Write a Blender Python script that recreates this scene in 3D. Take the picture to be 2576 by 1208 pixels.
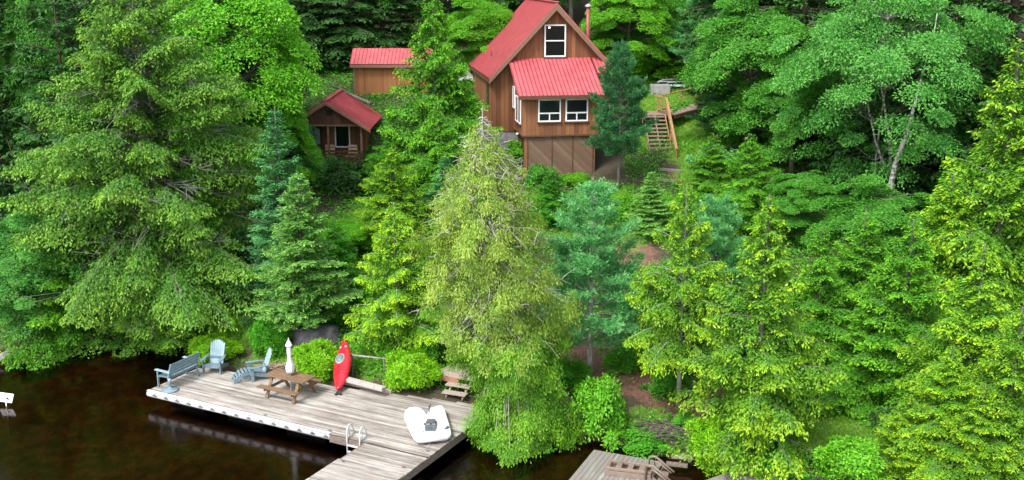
import bpy, math, random
import numpy as np
from math import sin, cos, radians, pi, sqrt, atan2
from mathutils import Vector, Matrix

for o in list(bpy.data.objects): bpy.data.objects.remove(o)
C = bpy.context.scene
COL = C.collection
random.seed(7)

# ---------------------------------------------------------------- camera, sky, sun, exposure
PITCH = radians(14); CZ = 15.0; FPX = 2700.0
cam_d = bpy.data.cameras.new('camera'); cam = bpy.data.objects.new('camera', cam_d); COL.objects.link(cam)
cam.location = (0, 0, CZ); cam.rotation_euler = (radians(90) - PITCH, 0, 0)
cam_d.sensor_width = 36; cam_d.lens = 36 * FPX / 2576; cam_d.clip_end = 2000
C.camera = cam
SUN_EL, SUN_AZ = 52, 215          # azimuth from +Y clockwise: light from behind the camera, a little from the left
w = bpy.data.worlds.new('World'); C.world = w; w.use_nodes = True
nt = w.node_tree; bg = nt.nodes['Background']
sky = nt.nodes.new('ShaderNodeTexSky'); sky.sky_type = 'NISHITA'; sky.sun_disc = False
sky.sun_elevation = radians(SUN_EL); sky.sun_rotation = radians(SUN_AZ); sky.dust_density = 3.0
hs = nt.nodes.new('ShaderNodeHueSaturation'); hs.inputs['Saturation'].default_value = 0.45
nt.links.new(sky.outputs[0], hs.inputs['Color']); nt.links.new(hs.outputs[0], bg.inputs[0])
bg.inputs[1].default_value = 0.15
sd = bpy.data.lights.new('sun', 'SUN'); sd.energy = 1.5; sd.angle = radians(14); sd.color = (1, .96, .9)
so = bpy.data.objects.new('sun', sd); COL.objects.link(so)
az = radians(SUN_AZ); el = radians(SUN_EL)
dvec = Vector((sin(az) * cos(el), cos(az) * cos(el), sin(el)))
so.rotation_euler = dvec.to_track_quat('Z', 'Y').to_euler(); so.location = dvec * 60
C.view_settings.view_transform = 'Standard'; C.view_settings.look = 'None'
C.view_settings.exposure = 1.34; C.view_settings.gamma = 1
C.render.resolution_x = 1024; C.render.resolution_y = 480
C.cycles.max_bounces = 6; C.cycles.diffuse_bounces = 3; C.cycles.transparent_max_bounces = 6; C.cycles.glossy_bounces = 3

# ---------------------------------------------------------------- sight lines of the photograph (2576 px wide copy) -> world
cP, sP = cos(PITCH), sin(PITCH)
def ray(px, py):
    X = (px - 1288) / FPX; Y = (py - 604) / FPX
    return (X, cP - Y * sP, -sP - Y * cP)
def Pz(px, py, z):
    r = ray(px, py); t = (z - CZ) / r[2]; return Vector((r[0] * t, r[1] * t, z))
def Py(px, py, y):
    r = ray(px, py); t = y / r[1]; return Vector((r[0] * t, y, CZ + r[2] * t))
def mpp(y):                      # metres per photo pixel at distance y
    return y * 1.03 / FPX

# ---------------------------------------------------------------- tagging
def tag(o, label=None, cat=None, group=None, kind=None):
    if label: o['label'] = label
    if cat: o['category'] = cat
    if group: o['group'] = group
    if kind: o['kind'] = kind
    return o
def empty(name, loc, rz=0.0, label=None, cat=None, group=None, rot=None):
    o = bpy.data.objects.new(name, None); COL.objects.link(o)
    o.location = loc; o.rotation_euler = rot if rot else (0, 0, rz); o.empty_display_size = .2
    return tag(o, label, cat, group)
def copy_tree(o, parent=None):
    c = o.copy(); COL.objects.link(c); c.parent = parent
    for ch in [x for x in bpy.data.objects if x.parent == o]: copy_tree(ch, c)
    return c

# ---------------------------------------------------------------- mesh builder
class MB:
    def __init__(s): s.v = []; s.f = []; s.sm = []
    def add(s, vs, fs, smooth=False):
        n = len(s.v); s.v += [tuple(v) for v in vs]; s.f += [tuple(i + n for i in f) for f in fs]; s.sm += [smooth] * len(fs)
        return s
    def box(s, x0, x1, y0, y1, z0, z1, M=None):
        vs = [Vector((x, y, z)) for z in (z0, z1) for y in (y0, y1) for x in (x0, x1)]
        if M is not None: vs = [M @ v for v in vs]
        return s.add(vs, [(0, 2, 3, 1), (4, 5, 7, 6), (0, 1, 5, 4), (2, 6, 7, 3), (0, 4, 6, 2), (1, 3, 7, 5)])
    def bar(s, a, b, w, h, up=(0, 0, 1)):
        a = Vector(a); b = Vector(b); d = (b - a).normalized(); up = Vector(up)
        if abs(d.dot(up)) > .98: up = Vector((0, 1, 0))
        sd_ = d.cross(up).normalized(); u = sd_.cross(d).normalized()
        vs = [p + sd_ * (sx * w / 2) + u * (sz * h / 2) for p in (a, b) for sz in (-1, 1) for sx in (-1, 1)]
        return s.add(vs, [(0, 2, 3, 1), (4, 5, 7, 6), (0, 1, 5, 4), (2, 6, 7, 3), (0, 4, 6, 2), (1, 3, 7, 5)])
    def tube(s, pts, rad, n=8, cap=True):
        pts = [Vector(p) for p in pts]; vs = []; m = len(pts)
        if not hasattr(rad, '__len__'): rad = [rad] * m
        ref = Vector((.31, .17, .93))
        for i, p in enumerate(pts):
            d = (pts[min(i + 1, m - 1)] - pts[max(i - 1, 0)]).normalized()
            a = d.cross(ref)
            if a.length < .1: a = d.cross(Vector((1, 0, 0)))
            a.normalize(); b = d.cross(a)
            vs += [p + (a * cos(2 * pi * k / n) + b * sin(2 * pi * k / n)) * rad[i] for k in range(n)]
        fs = [(i * n + k, i * n + (k + 1) % n, (i + 1) * n + (k + 1) % n, (i + 1) * n + k) for i in range(m - 1) for k in range(n)]
        if cap: fs += [tuple(range(n))[::-1], tuple((m - 1) * n + k for k in range(n))]
        return s.add(vs, fs, n > 4)
    def lathe(s, prof, n=16, M=None):
        vs = [Vector((r * cos(2 * pi * k / n), r * sin(2 * pi * k / n), z)) for r, z in prof for k in range(n)]
        if M is not None: vs = [M @ v for v in vs]
        m = len(prof)
        fs = [(i * n + k, i * n + (k + 1) % n, (i + 1) * n + (k + 1) % n, (i + 1) * n + k) for i in range(m - 1) for k in range(n)]
        fs += [tuple(range(n))[::-1], tuple((m - 1) * n + k for k in range(n))]
        return s.add(vs, fs, True)
    def prism(s, poly, z0, z1, M=None):      # poly of (x, y)
        n = len(poly)
        vs = [Vector((x, y, z)) for z in (z0, z1) for x, y in poly]
        if M is not None: vs = [M @ v for v in vs]
        return s.add(vs, [tuple(range(n))[::-1], tuple(range(n, 2 * n))] + [(i, (i + 1) % n, (i + 1) % n + n, i + n) for i in range(n)])
    def prism_xz(s, poly, y0, y1):           # poly of (x, z)
        n = len(poly); vs = [Vector((x, y, z)) for y in (y0, y1) for x, z in poly]
        return s.add(vs, [tuple(range(n)), tuple(range(n, 2 * n))[::-1]] + [(i, i + n, (i + 1) % n + n, (i + 1) % n) for i in range(n)])
    def build(s, name, mat, parent=None, bevel=0, attr=None):
        me = bpy.data.meshes.new(name); me.from_pydata(s.v, [], s.f); me.update()
        me.polygons.foreach_set('use_smooth', s.sm)
        if mat: me.materials.append(mat)
        o = bpy.data.objects.new(name, me); COL.objects.link(o); o.parent = parent
        if bevel:
            b = o.modifiers.new('b', 'BEVEL'); b.width = bevel; b.segments = 2; b.limit_method = 'ANGLE'; b.angle_limit = radians(40)
        return o

# ---------------------------------------------------------------- materials
MATS = {}
def newmat(name):
    m = bpy.data.materials.new(name); m.use_nodes = True; MATS[name] = m
    t = m.node_tree; return m, t, t.nodes['Principled BSDF']
def N(t, typ, **kw):
    n = t.nodes.new(typ)
    for k, v in kw.items(): setattr(n, k, v)
    return n
def noise(t, scale, detail=4, vec=None, rough=.6):
    n = N(t, 'ShaderNodeTexNoise'); n.inputs['Scale'].default_value = scale; n.inputs['Detail'].default_value = detail
    n.inputs['Roughness'].default_value = rough
    if vec is not None: t.links.new(vec, n.inputs['Vector'])
    return n
def ramp(t, src, stops):
    r = N(t, 'ShaderNodeValToRGB'); e = r.color_ramp.elements
    while len(e) < len(stops): e.new(.5)
    for i, (p, c) in enumerate(stops): e[i].position = p; e[i].color = tuple(c) + (1,)
    t.links.new(src, r.inputs[0]); return r
def mixc(t, fac, a, b, mode='MIX'):
    m = N(t, 'ShaderNodeMix', data_type='RGBA', blend_type=mode)
    for sock, v in ((m.inputs[0], fac), (m.inputs[6], a), (m.inputs[7], b)):
        if hasattr(v, 'is_output') or isinstance(v, bpy.types.NodeSocket): t.links.new(v, sock)
        elif isinstance(v, (int, float)): sock.default_value = v
        else: sock.default_value = tuple(v) + (1,)
    return m.outputs[2]
def objco(t, scale=(1, 1, 1), rot=(0, 0, 0)):
    tc = N(t, 'ShaderNodeTexCoord'); mp = N(t, 'ShaderNodeMapping'); mp.inputs['Scale'].default_value = scale
    mp.inputs['Rotation'].default_value = rot
    t.links.new(tc.outputs['Object'], mp.inputs[0]); return mp.outputs[0]
def bump(t, b, h, dist=.02, strength=.6):
    n = N(t, 'ShaderNodeBump'); n.inputs['Distance'].default_value = dist; n.inputs['Strength'].default_value = strength
    t.links.new(h, n.inputs['Height']); t.links.new(n.outputs[0], b.inputs['Normal']); return n
def mottled(name, stops, scale=6, rough=.7, sc=(1, 1, 1), bd=.01, spec=.4, detail=5, metal=0):
    m, t, b = newmat(name); v = objco(t, sc); n = noise(t, scale, detail, v)
    r = ramp(t, n.outputs['Fac'], stops); t.links.new(r.outputs[0], b.inputs['Base Color'])
    b.inputs['Roughness'].default_value = rough; b.inputs['Specular IOR Level'].default_value = spec; b.inputs['Metallic'].default_value = metal
    if bd: bump(t, b, n.outputs['Fac'], bd)
    return m
def math_(t, op, a, b=None, c=None):
    n = N(t, 'ShaderNodeMath', operation=op)
    for i, v in enumerate((a, b, c)):
        if v is None: continue
        if isinstance(v, (int, float)): n.inputs[i].default_value = v
        else: t.links.new(v, n.inputs[i])
    return n.outputs[0]
def board_mat(name, cols, width, axis='xy', along='Z', groove=.06, rough=.75, gcol=(.03, .02, .015), streak=1.0, diag=False):
    """vertical boards: colour varies board by board, thin dark joints, grain along the board"""
    m, t, b = newmat(name); tc = N(t, 'ShaderNodeTexCoord'); sp = N(t, 'ShaderNodeSeparateXYZ'); t.links.new(tc.outputs['Object'], sp.inputs[0])
    X, Y, Z = sp.outputs
    if diag: u = math_(t, 'ADD', math_(t, 'MULTIPLY', X, .7071), math_(t, 'MULTIPLY', Z, .7071)); v = math_(t, 'SUBTRACT', X, Z)
    elif axis == 'xy': u = math_(t, 'ADD', X, Y); v = Z
    elif axis == 'y': u = Y; v = X
    else: u = X; v = Y
    if axis == 'z': u = Z; v = X
    q = math_(t, 'DIVIDE', u, width); fl = math_(t, 'FLOOR', q); fr = math_(t, 'FRACT', q)
    wn = N(t, 'ShaderNodeTexWhiteNoise', noise_dimensions='1D'); t.links.new(fl, wn.inputs['W'])
    cv = N(t, 'ShaderNodeCombineXYZ'); t.links.new(math_(t, 'MULTIPLY', q, 3.0), cv.inputs[0]); t.links.new(math_(t, 'MULTIPLY', v, 1.3), cv.inputs[1]); t.links.new(math_(t, 'MULTIPLY', fl, 7.3), cv.inputs[2])
    g = noise(t, 1.6, 5, cv.outputs[0])
    f = math_(t, 'ADD', math_(t, 'MULTIPLY', wn.outputs[0], .45), math_(t, 'MULTIPLY', g.outputs['Fac'], .65 * streak))
    r = ramp(t, f, cols)
    edge = math_(t, 'LESS_THAN', fr, groove)
    c = mixc(t, edge, r.outputs[0], gcol); t.links.new(c, b.inputs['Base Color'])
    b.inputs['Roughness'].default_value = rough
    bump(t, b, math_(t, 'SUBTRACT', math_(t, 'MULTIPLY', g.outputs['Fac'], .25), edge), .012)
    return m
def foliage(name, inner, tip, trans=.3, var=.3, gloss=.02):
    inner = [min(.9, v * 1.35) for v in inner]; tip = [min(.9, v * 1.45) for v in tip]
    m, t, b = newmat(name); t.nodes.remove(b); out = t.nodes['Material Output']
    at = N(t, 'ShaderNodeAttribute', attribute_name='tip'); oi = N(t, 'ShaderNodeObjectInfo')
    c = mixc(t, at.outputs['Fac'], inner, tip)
    tc = N(t, 'ShaderNodeTexCoord'); n = noise(t, 1.1, 3, tc.outputs['Object'])
    f = math_(t, 'ADD', math_(t, 'MULTIPLY', n.outputs['Fac'], var * 2), math_(t, 'MULTIPLY', oi.outputs['Random'], .2))
    f = math_(t, 'ADD', f, .9 - var)
    hsv = N(t, 'ShaderNodeHueSaturation'); t.links.new(c, hsv.inputs['Color']); t.links.new(f, hsv.inputs['Value'])
    t.links.new(math_(t, 'ADD', math_(t, 'MULTIPLY', n.outputs['Color'], .03), .485), hsv.inputs['Hue'])
    d = N(t, 'ShaderNodeBsdfDiffuse'); tr = N(t, 'ShaderNodeBsdfTranslucent'); gl = N(t, 'ShaderNodeBsdfGlossy'); gl.inputs['Roughness'].default_value = .5
    t.links.new(hsv.outputs[0], d.inputs[0]); t.links.new(hsv.outputs[0], tr.inputs[0])
    m1 = N(t, 'ShaderNodeMixShader'); m1.inputs[0].default_value = trans; t.links.new(d.outputs[0], m1.inputs[1]); t.links.new(tr.outputs[0], m1.inputs[2])
    m2 = N(t, 'ShaderNodeMixShader'); m2.inputs[0].default_value = gloss; t.links.new(m1.outputs[0], m2.inputs[1]); t.links.new(gl.outputs[0], m2.inputs[2])
    t.links.new(m2.outputs[0], out.inputs[0]); return m

bark = mottled('bark_grey', [(.3, (.05, .042, .036)), (.7, (.2, .18, .16))], 9, .9, (1, 1, .25), .03)
bark_brown = mottled('bark_brown', [(.3, (.05, .03, .02)), (.7, (.16, .11, .08))], 9, .9, (1, 1, .25), .03)
bark_pale = mottled('bark_pale', [(.3, (.16, .15, .13)), (.7, (.42, .4, .37))], 9, .9, (1, 1, .3), .02)
bark_birch = mottled('bark_birch', [(.4, (.06, .055, .05)), (.52, (.3, .29, .27)), (.75, (.44, .43, .4))], 5, .8, (1, 1, 1.6), .01)
twig_dead = mottled('twig_dead', [(.3, (.3, .28, .24)), (.7, (.55, .52, .46))], 5, .9, bd=0)
twig_grey = mottled('twig_grey', [(.3, (.13, .12, .11)), (.7, (.28, .26, .25))], 5, .9, bd=0)
F_HEM = foliage('needles_hemlock', (.06, .19, .013), (.34, .53, .016))
F_HEM2 = foliage('needles_hemlock_green', (.045, .17, .012), (.17, .42, .015))
F_OLIVE = foliage('needles_olive', (.06, .18, .02), (.21, .38, .035))
F_CEDAR = foliage('needles_cedar', (.1, .2, .02), (.34, .44, .07), .35)
F_CEDAR2 = foliage('needles_cedar_low', (.065, .21, .016), (.22, .43, .026), .35)
F_BLUE = foliage('needles_blue', (.035, .17, .05), (.15, .4, .13))
F_SPR = foliage('needles_spruce', (.06, .21, .03), (.27, .5, .1))
F_PINE = foliage('needles_pine', (.08, .3, .085), (.23, .5, .17), .25)
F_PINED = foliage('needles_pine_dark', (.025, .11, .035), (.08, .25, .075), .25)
F_LEAF = foliage('leaves_bright', (.045, .2, .012), (.16, .42, .015), .4)
F_LEAF2 = foliage('leaves_green', (.03, .14, .015), (.1, .32, .03), .4)
F_BIRCH = foliage('leaves_birch', (.03, .155, .025), (.12, .34, .05), .4)
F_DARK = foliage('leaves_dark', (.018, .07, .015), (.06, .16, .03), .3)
F_SHRUB = foliage('leaves_shrub', (.06, .22, .008), (.24, .48, .01), .35)
F_LUSH = foliage('leaves_lush', (.03, .16, .012), (.1, .36, .015), .35)

# ---------------------------------------------------------------- numpy foliage meshes
def nrm(a): return a / (np.linalg.norm(a, axis=-1, keepdims=True) + 1e-9)
def leaf_mesh(name, P, D, U, L, W, tip, mat):
    n = len(P); D = nrm(D); T = nrm(np.cross(D, U)); Nn = np.cross(T, D)
    L = np.broadcast_to(np.asarray(L, float).reshape(-1, 1), (n, 1)); W = np.broadcast_to(np.asarray(W, float).reshape(-1, 1), (n, 1))
    V = np.empty((n, 4, 3)); V[:, 0] = P; V[:, 1] = P + D * L * .5 + T * W * .5 - Nn * W * .18
    V[:, 2] = P + D * L - Nn * L * .12; V[:, 3] = P + D * L * .5 - T * W * .5 - Nn * W * .18
    me = bpy.data.meshes.new(name); me.vertices.add(4 * n); me.vertices.foreach_set('co', V.astype('f').ravel())
    me.loops.add(4 * n); me.loops.foreach_set('vertex_index', np.arange(4 * n, dtype='i'))
    me.polygons.add(n); me.polygons.foreach_set('loop_start', np.arange(0, 4 * n, 4, dtype='i'))
    me.update(calc_edges=True)
    a = me.attributes.new('tip', 'FLOAT', 'POINT')
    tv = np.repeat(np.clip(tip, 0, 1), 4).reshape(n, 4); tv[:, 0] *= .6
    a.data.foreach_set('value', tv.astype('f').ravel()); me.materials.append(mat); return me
def mesh_obj(name, me, parent=None):
    o = bpy.data.objects.new(name, me); COL.objects.link(o); o.parent = parent; return o

def conifer(seed, H, R, cb=.05, nb=120, e0=-8, e1=40, droop=.35, power=.8, per_m=9, tw=.45, k=12, L=.13, W=.05, hang=.15,
            trunk_r=.11, jit=.25, kind='spray', tipb=0.0, lean=(0, 0), tipk=1.0, tipt=.5, thick=.03, width_noise=.25, bare=.12, ncat=0, layers=None, leafdown=.0, tup=.0, leanp=1.3):
    """returns leaf arrays and the wood (trunk with its limbs), local to the tree's foot"""
    r = np.random.RandomState(seed); wood = MB()
    u = (np.arange(nb) + .5) / nb; rel = u ** 1.05
    if layers: rel = (np.floor(rel * layers) + r.normal(0, .12, nb)) / layers; rel = np.clip(rel, 0, .99)
    az_ = np.arange(nb) * 2.39996 + r.normal(0, .35, nb)
    lumps = 1 + width_noise * np.sin(az_ * 2 + r.rand() * 6 + rel * 9) * .6 + width_noise * r.normal(0, .6, nb)
    l = R * np.clip((1 - rel) ** power, .04, 1) * np.minimum(1, .62 + rel * 4) * np.clip(lumps, .4, 1.35)
    z0 = H * (cb + (1 - cb) * rel * .985); e = np.radians(e0 + (e1 - e0) * rel + r.normal(0, 6, nb))
    h = np.stack([np.cos(az_), np.sin(az_), np.zeros(nb)], 1)
    def axis(z):
        q = z / H; return np.stack([lean[0] * q ** leanp, lean[1] * q ** leanp, z], -1)
    dr = droop * (1 - rel * .6)
    def bp(i, t):      # point on branch i at t
        li = l[i][:, None]; t_ = t[:, None]
        return axis(z0[i]) + li * t_ * h[i] * np.cos(e[i])[:, None] + (li[:, 0] * (t * np.sin(e[i]) - dr[i] * t ** 2))[:, None] * np.array([0, 0, 1.])
    # wood
    zs = np.linspace(0, H * .985, 12); ax = axis(zs)
    wood.tube(ax, [trunk_r * (1 - .9 * z / H) + .006 for z in zs], 8)
    for i in range(nb):
        ii = np.full(4, i); pt = bp(ii, np.array([0, .33, .66, .95])); rr = max(.006, .022 * l[i] / max(R, .1) + .006)
        wood.tube(pt, [rr * 1.2, rr * .9, rr * .6, rr * .3], 4, False)
    # twigs
    cnt = np.maximum(4, (l * per_m)).astype(int); bi = np.repeat(np.arange(nb), cnt); nt_ = len(bi)
    t = bare + (1 - bare) * r.rand(nt_) ** .8; side = np.where(r.rand(nt_) < .5, -1., 1.)
    b0 = bp(bi, t); tl = tw * l[bi] * (1 - t) ** .75 * (.6 + .6 * r.rand(nt_)) + .10 + .05 * r.rand(nt_)
    ang = side * np.radians(35 + 30 * r.rand(nt_)); ca, sa = np.cos(ang), np.sin(ang)
    hh = h[bi]; td = np.stack([hh[:, 0] * ca - hh[:, 1] * sa, hh[:, 0] * sa + hh[:, 1] * ca, np.zeros(nt_)], 1)
    slope = np.sin(e[bi]) - 2 * dr[bi] * t
    td[:, 2] = slope * .6 - hang + r.normal(0, .12, nt_) + tup; td = nrm(td)
    kk = np.maximum(3, (k * (tl / (tw * R * .5 + .1)))).astype(int); kk = np.minimum(kk, k * 2)
    ti = np.repeat(np.arange(nt_), kk); n = len(ti); s = r.rand(n)
    P = b0[ti] + td[ti] * (tl[ti] * s)[:, None]; P[:, 2] -= (s ** 2) * tl[ti] * hang * 1.2
    sd2 = np.where(r.rand(n) < .5, -1., 1.); a2 = sd2 * np.radians(25 + 35 * r.rand(n)); c2, s2 = np.cos(a2), np.sin(a2)
    d0 = td[ti]
    D = np.stack([d0[:, 0] * c2 - d0[:, 1] * s2, d0[:, 0] * s2 + d0[:, 1] * c2, d0[:, 2] - hang * .7 - leafdown], 1) + r.normal(0, jit * .5, (n, 3))
    U = np.stack([r.normal(0, jit, n), r.normal(0, jit, n), np.ones(n)], 1)
    Ls = L * (.6 + .8 * r.rand(n)); Ws = W * (.7 + .6 * r.rand(n))
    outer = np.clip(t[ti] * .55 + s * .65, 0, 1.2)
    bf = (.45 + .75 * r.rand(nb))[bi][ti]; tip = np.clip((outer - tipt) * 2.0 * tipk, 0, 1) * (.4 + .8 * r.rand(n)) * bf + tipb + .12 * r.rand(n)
    P = P + r.normal(0, thick, (n, 3))
    if kind == 'tuft':
        m = 5; P = np.repeat(P, m, 0); base = np.repeat(d0, m, 0); U = np.repeat(U, m, 0)
        D = nrm(base + r.normal(0, .75, (n * m, 3))) + np.array([0, 0, .25 + tup]); Ls = np.repeat(Ls, m) ; Ws = np.repeat(Ws, m); tip = np.repeat(tip, m) * (.6 + .6 * r.rand(n * m))
        U = r.normal(0, 1, (n * m, 3))
    return dict(P=P, D=D, U=U, L=Ls, W=Ws, tip=tip), wood

def broadleaf(seed, H, R, cb=.2, ncl=80, per=450, L=.12, W=.08, rc=.6, trunk_r=.14, flat=.4, fill=.5, lean=(0, 0), multi=1, upright=0.0, squash=1.0, tipb=0, rag=.09):
    r = np.random.RandomState(seed); wood = MB()
    v = nrm(r.normal(0, 1, (ncl, 3))); v[:, 2] = np.abs(v[:, 2]) * np.where(r.rand(ncl) < .72, 1, -1)
    lob = 1 + .22 * np.sin(v[:, 0] * 4 + seed) * np.cos(v[:, 1] * 5 + v[:, 2] * 3 + seed * 2) + r.normal(0, rag, ncl)
    rad = (fill + (1 - fill) * r.rand(ncl) ** .6) * lob
    hc = (1 + cb) / 2 * H; hz = (1 - cb) / 2 * H * squash
    c = v * rad[:, None] * np.array([R, R, hz]) * .9 + np.array([0, 0, hc])
    c[:, 0] += lean[0] * c[:, 2] / H; c[:, 1] += lean[1] * c[:, 2] / H
    if multi == 1:
        zs = np.linspace(0, H * .82, 8); pts = [(lean[0] * z / H + .12 * sin(z * .9 + seed), lean[1] * z / H + .1 * cos(z * 1.1), z) for z in zs]
        wood.tube(pts, [trunk_r * (1 - .8 * z / H) for z in zs], 8); trunks = [pts]
    else:
        trunks = []
        for q in range(multi):
            a = q * 2 * pi / multi + seed; zs = np.linspace(0, H * .85, 8)
            pts = [(cos(a) * R * .38 * (z / H) ** .8 + lean[0] * z / H + .08 * sin(z + q), sin(a) * R * .38 * (z / H) ** .8, z) for z in zs]
            wood.tube(pts, [trunk_r * (1 - .75 * z / H) for z in zs], 7); trunks.append(pts)
    for i in range(ncl):
        T_ = trunks[i % len(trunks)]; zt = max(.12 * H, c[i, 2] - .35 * sqrt(c[i, 0] ** 2 + c[i, 1] ** 2) - .3)
        a = min(T_, key=lambda p: abs(p[2] - zt)); a = np.array(a); m_ = (a + c[i]) / 2 + np.array([0, 0, .12 * np.linalg.norm(c[i] - a)])
        rr = trunk_r * .22; wood.tube([a, m_, c[i]], [rr, rr * .6, rr * .25], 4, False)
    ci = np.repeat(np.arange(ncl), per); n = len(ci); rcl = rc * (.6 + .8 * r.rand(ncl))
    ax = nrm(np.stack([v[:, 0] * .7, v[:, 1] * .7, np.full(ncl, .9)], 1))
    q = r.normal(0, 1, (n, 3)); q = nrm(q) * (r.rand(n) ** .5)[:, None]
    al = (q * ax[ci]).sum(1, keepdims=True) * ax[ci]; q = (q - al) + al * flat
    dome = -(((q - al * 0) ** 2).sum(1) * .35)[:, None] * ax[ci]
    P = c[ci] + (q + dome) * rcl[ci][:, None]
    U = ax[ci] + r.normal(0, .45, (n, 3)); D = q + r.normal(0, .5, (n, 3)) + np.array([0, 0, -.25 + upright * 2])
    rr_ = np.linalg.norm(q, axis=1)
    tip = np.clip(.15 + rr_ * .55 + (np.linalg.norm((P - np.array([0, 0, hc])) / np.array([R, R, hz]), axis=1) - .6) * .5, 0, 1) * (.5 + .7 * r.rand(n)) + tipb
    return dict(P=P, D=D, U=U, L=L * (.6 + .8 * r.rand(n)), W=W * (.6 + .8 * r.rand(n)), tip=tip), wood

def dead_twigs(seed, H, R, n, z0=.3, z1=.98, lean=(0, 0), power=.8, rr=.008, up=.1, lenf=.95, kids=5):
    r = random.Random(seed); mb = MB()
    for i in range(n):
        rel = z0 + (z1 - z0) * r.random(); z = H * rel; l = R * max(.06, (1 - rel)) ** power * lenf * (.5 + .6 * r.random()); a = r.random() * 2 * pi
        q = rel ** .7; b = Vector((lean[0] * q, lean[1] * q, z)); d = Vector((cos(a), sin(a), up + r.gauss(0, .25))).normalized()
        pts = [b + d * (l * t) + Vector((0, 0, -.18 * l * t * t + .04 * sin(t * 9 + i))) + Vector((r.gauss(0, .03), r.gauss(0, .03), 0)) * l for t in (0, .3, .6, 1)]
        mb.tube(pts, [rr * 1.9, rr * 1.5, rr, rr * .5], 4, False)
        for _ in range(kids):
            t = .3 + .65 * r.random(); p = b + d * (l * t) + Vector((0, 0, -.18 * l * t * t)); d2 = (d * .6 + Vector((r.gauss(0, .6), r.gauss(0, .6), r.gauss(0, .35)))).normalized()
            l2 = l * .3 * (.4 + r.random()); e_ = p + d2 * l2
            mb.tube([p, p + d2 * l2 * .5 + Vector((0, 0, .03)), e_], [rr * .9, rr * .6, rr * .3], 3, False)
            for _k in range(2):
                d3 = (d2 + Vector((r.gauss(0, .7), r.gauss(0, .7), r.gauss(0, .5)))).normalized()
                mb.tube([p + d2 * l2 * .5, p + d2 * l2 * .5 + d3 * l2 * .5], [rr * .5, rr * .25], 3, False)
    return mb

# ---------------------------------------------------------------- terrain
SH = np.array([(-60, 41), (-22, 41.3), (-17.7, 41.7), (-13.6, 42.2), (-12.6, 40.6), (-12.0, 38.7), (-10.5, 38.0), (-6.2, 36.2), (-2.4, 34.4), (-.5, 34.2), (1.2, 33.7), (2.6, 32.9), (5.2, 31.4), (6.8, 30.1), (8, 28.6), (9.5, 26), (16, 20), (60, 10)])
HY = [20, 36, 40, 44, 48, 52, 54.5, 56, 58, 61, 66, 72, 85, 110, 160]; HZ = [.6, .75, 1.1, 1.7, 2.5, 3.4, 4.2, 4.65, 5.1, 6.2, 7.7, 9.2, 12, 18, 34]
def vnoise(x, y, s, seed=0):
    x = np.asarray(x) * s; y = np.asarray(y) * s
    return (np.sin(x * 1.7 + seed) * np.cos(y * 1.3 + seed * 2) + np.sin(x * .9 - y * 1.9 + seed) * .7 + np.sin(x * 3.1 + y * 2.7 + seed * 3) * .4) / 2.1
def terr(x, y):
    x = np.asarray(x, float); y = np.asarray(y, float)
    s = y - np.interp(x, SH[:, 0], SH[:, 1]) + .25 * vnoise(x, y, 1.3, 4)
    h = np.interp(y, HY, HZ) + .1 * vnoise(x, y, .7) * np.clip((y - 36) / 6, 0, 1)
    b = np.interp(s, [-40, -8, -2, 0, .5, 1.5, 4, 9], [-2.5, -1.5, -.45, -.02, .42, .6, 1.5, 60])
    return np.minimum(h, b)
def tz(x, y): return float(terr(x, y))
def ground_hit(px, py):
    r_ = ray(px, py); t = 20.
    while t < 200:
        if CZ + r_[2] * t < tz(r_[0] * t, r_[1] * t): break
        t += .1
    return Vector((r_[0] * t, r_[1] * t, tz(r_[0] * t, r_[1] * t)))
def blob(x, y, cx, cy, rx, ry, rot=0):
    c, s = cos(rot), sin(rot); dx = x - cx; dy = y - cy; u = (dx * c + dy * s) / rx; v = (-dx * s + dy * c) / ry
    return np.clip(1.4 - np.sqrt(u * u + v * v) * 1.0 + .25 * vnoise(x, y, 1.6, 2), 0, 1)
def grass_w(x, y):
    g = blob(x, y, 9.5, 64.5, 5, 6); g = np.maximum(g, blob(x, y, 4.5, 51.5, 4.5, 3.2)); g = np.maximum(g, blob(x, y, 10.2, 57, 1.6, 4.5))
    g = np.maximum(g, blob(x, y, -7.5, 47, 3.0, 5.5)); g = np.maximum(g, blob(x, y, -10.5, 41.5, 2.0, 2.5) * .75); g = np.maximum(g, blob(x, y, -5.2, 38.5, 2.2, 1.8) * .7)
    g = np.maximum(g, blob(x, y, 10.2, 31.5, 1.8, 2.2)); g = np.maximum(g, blob(x, y, 4.2, 33.4, 1.6, .8) * .5); g = np.maximum(g, blob(x, y, -8, 39, 3, 1.2) * .6)
    return g
def needle_w(x, y):
    g = blob(x, y, 4.0, 37.3, 3.0, 1.7, radians(-38)); g = np.maximum(g, blob(x, y, 6.0, 34.8, 2.6, 1.5, radians(-35)))
    g = np.maximum(g, blob(x, y, 7.2, 33.2, 1.8, 1.0)); g = np.maximum(g, blob(x, y, 5.2, 47.8, 1.8, 1.6)); g = np.maximum(g, blob(x, y, 15.6, 54.6, .5, 1.2)); g = np.maximum(g, blob(x, y, 9.6, 30.6, .5, 1.2))
    g = np.maximum(g, blob(x, y, 8.9, 56.0, 1.0, 1.4) * .6)
    return g
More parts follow.
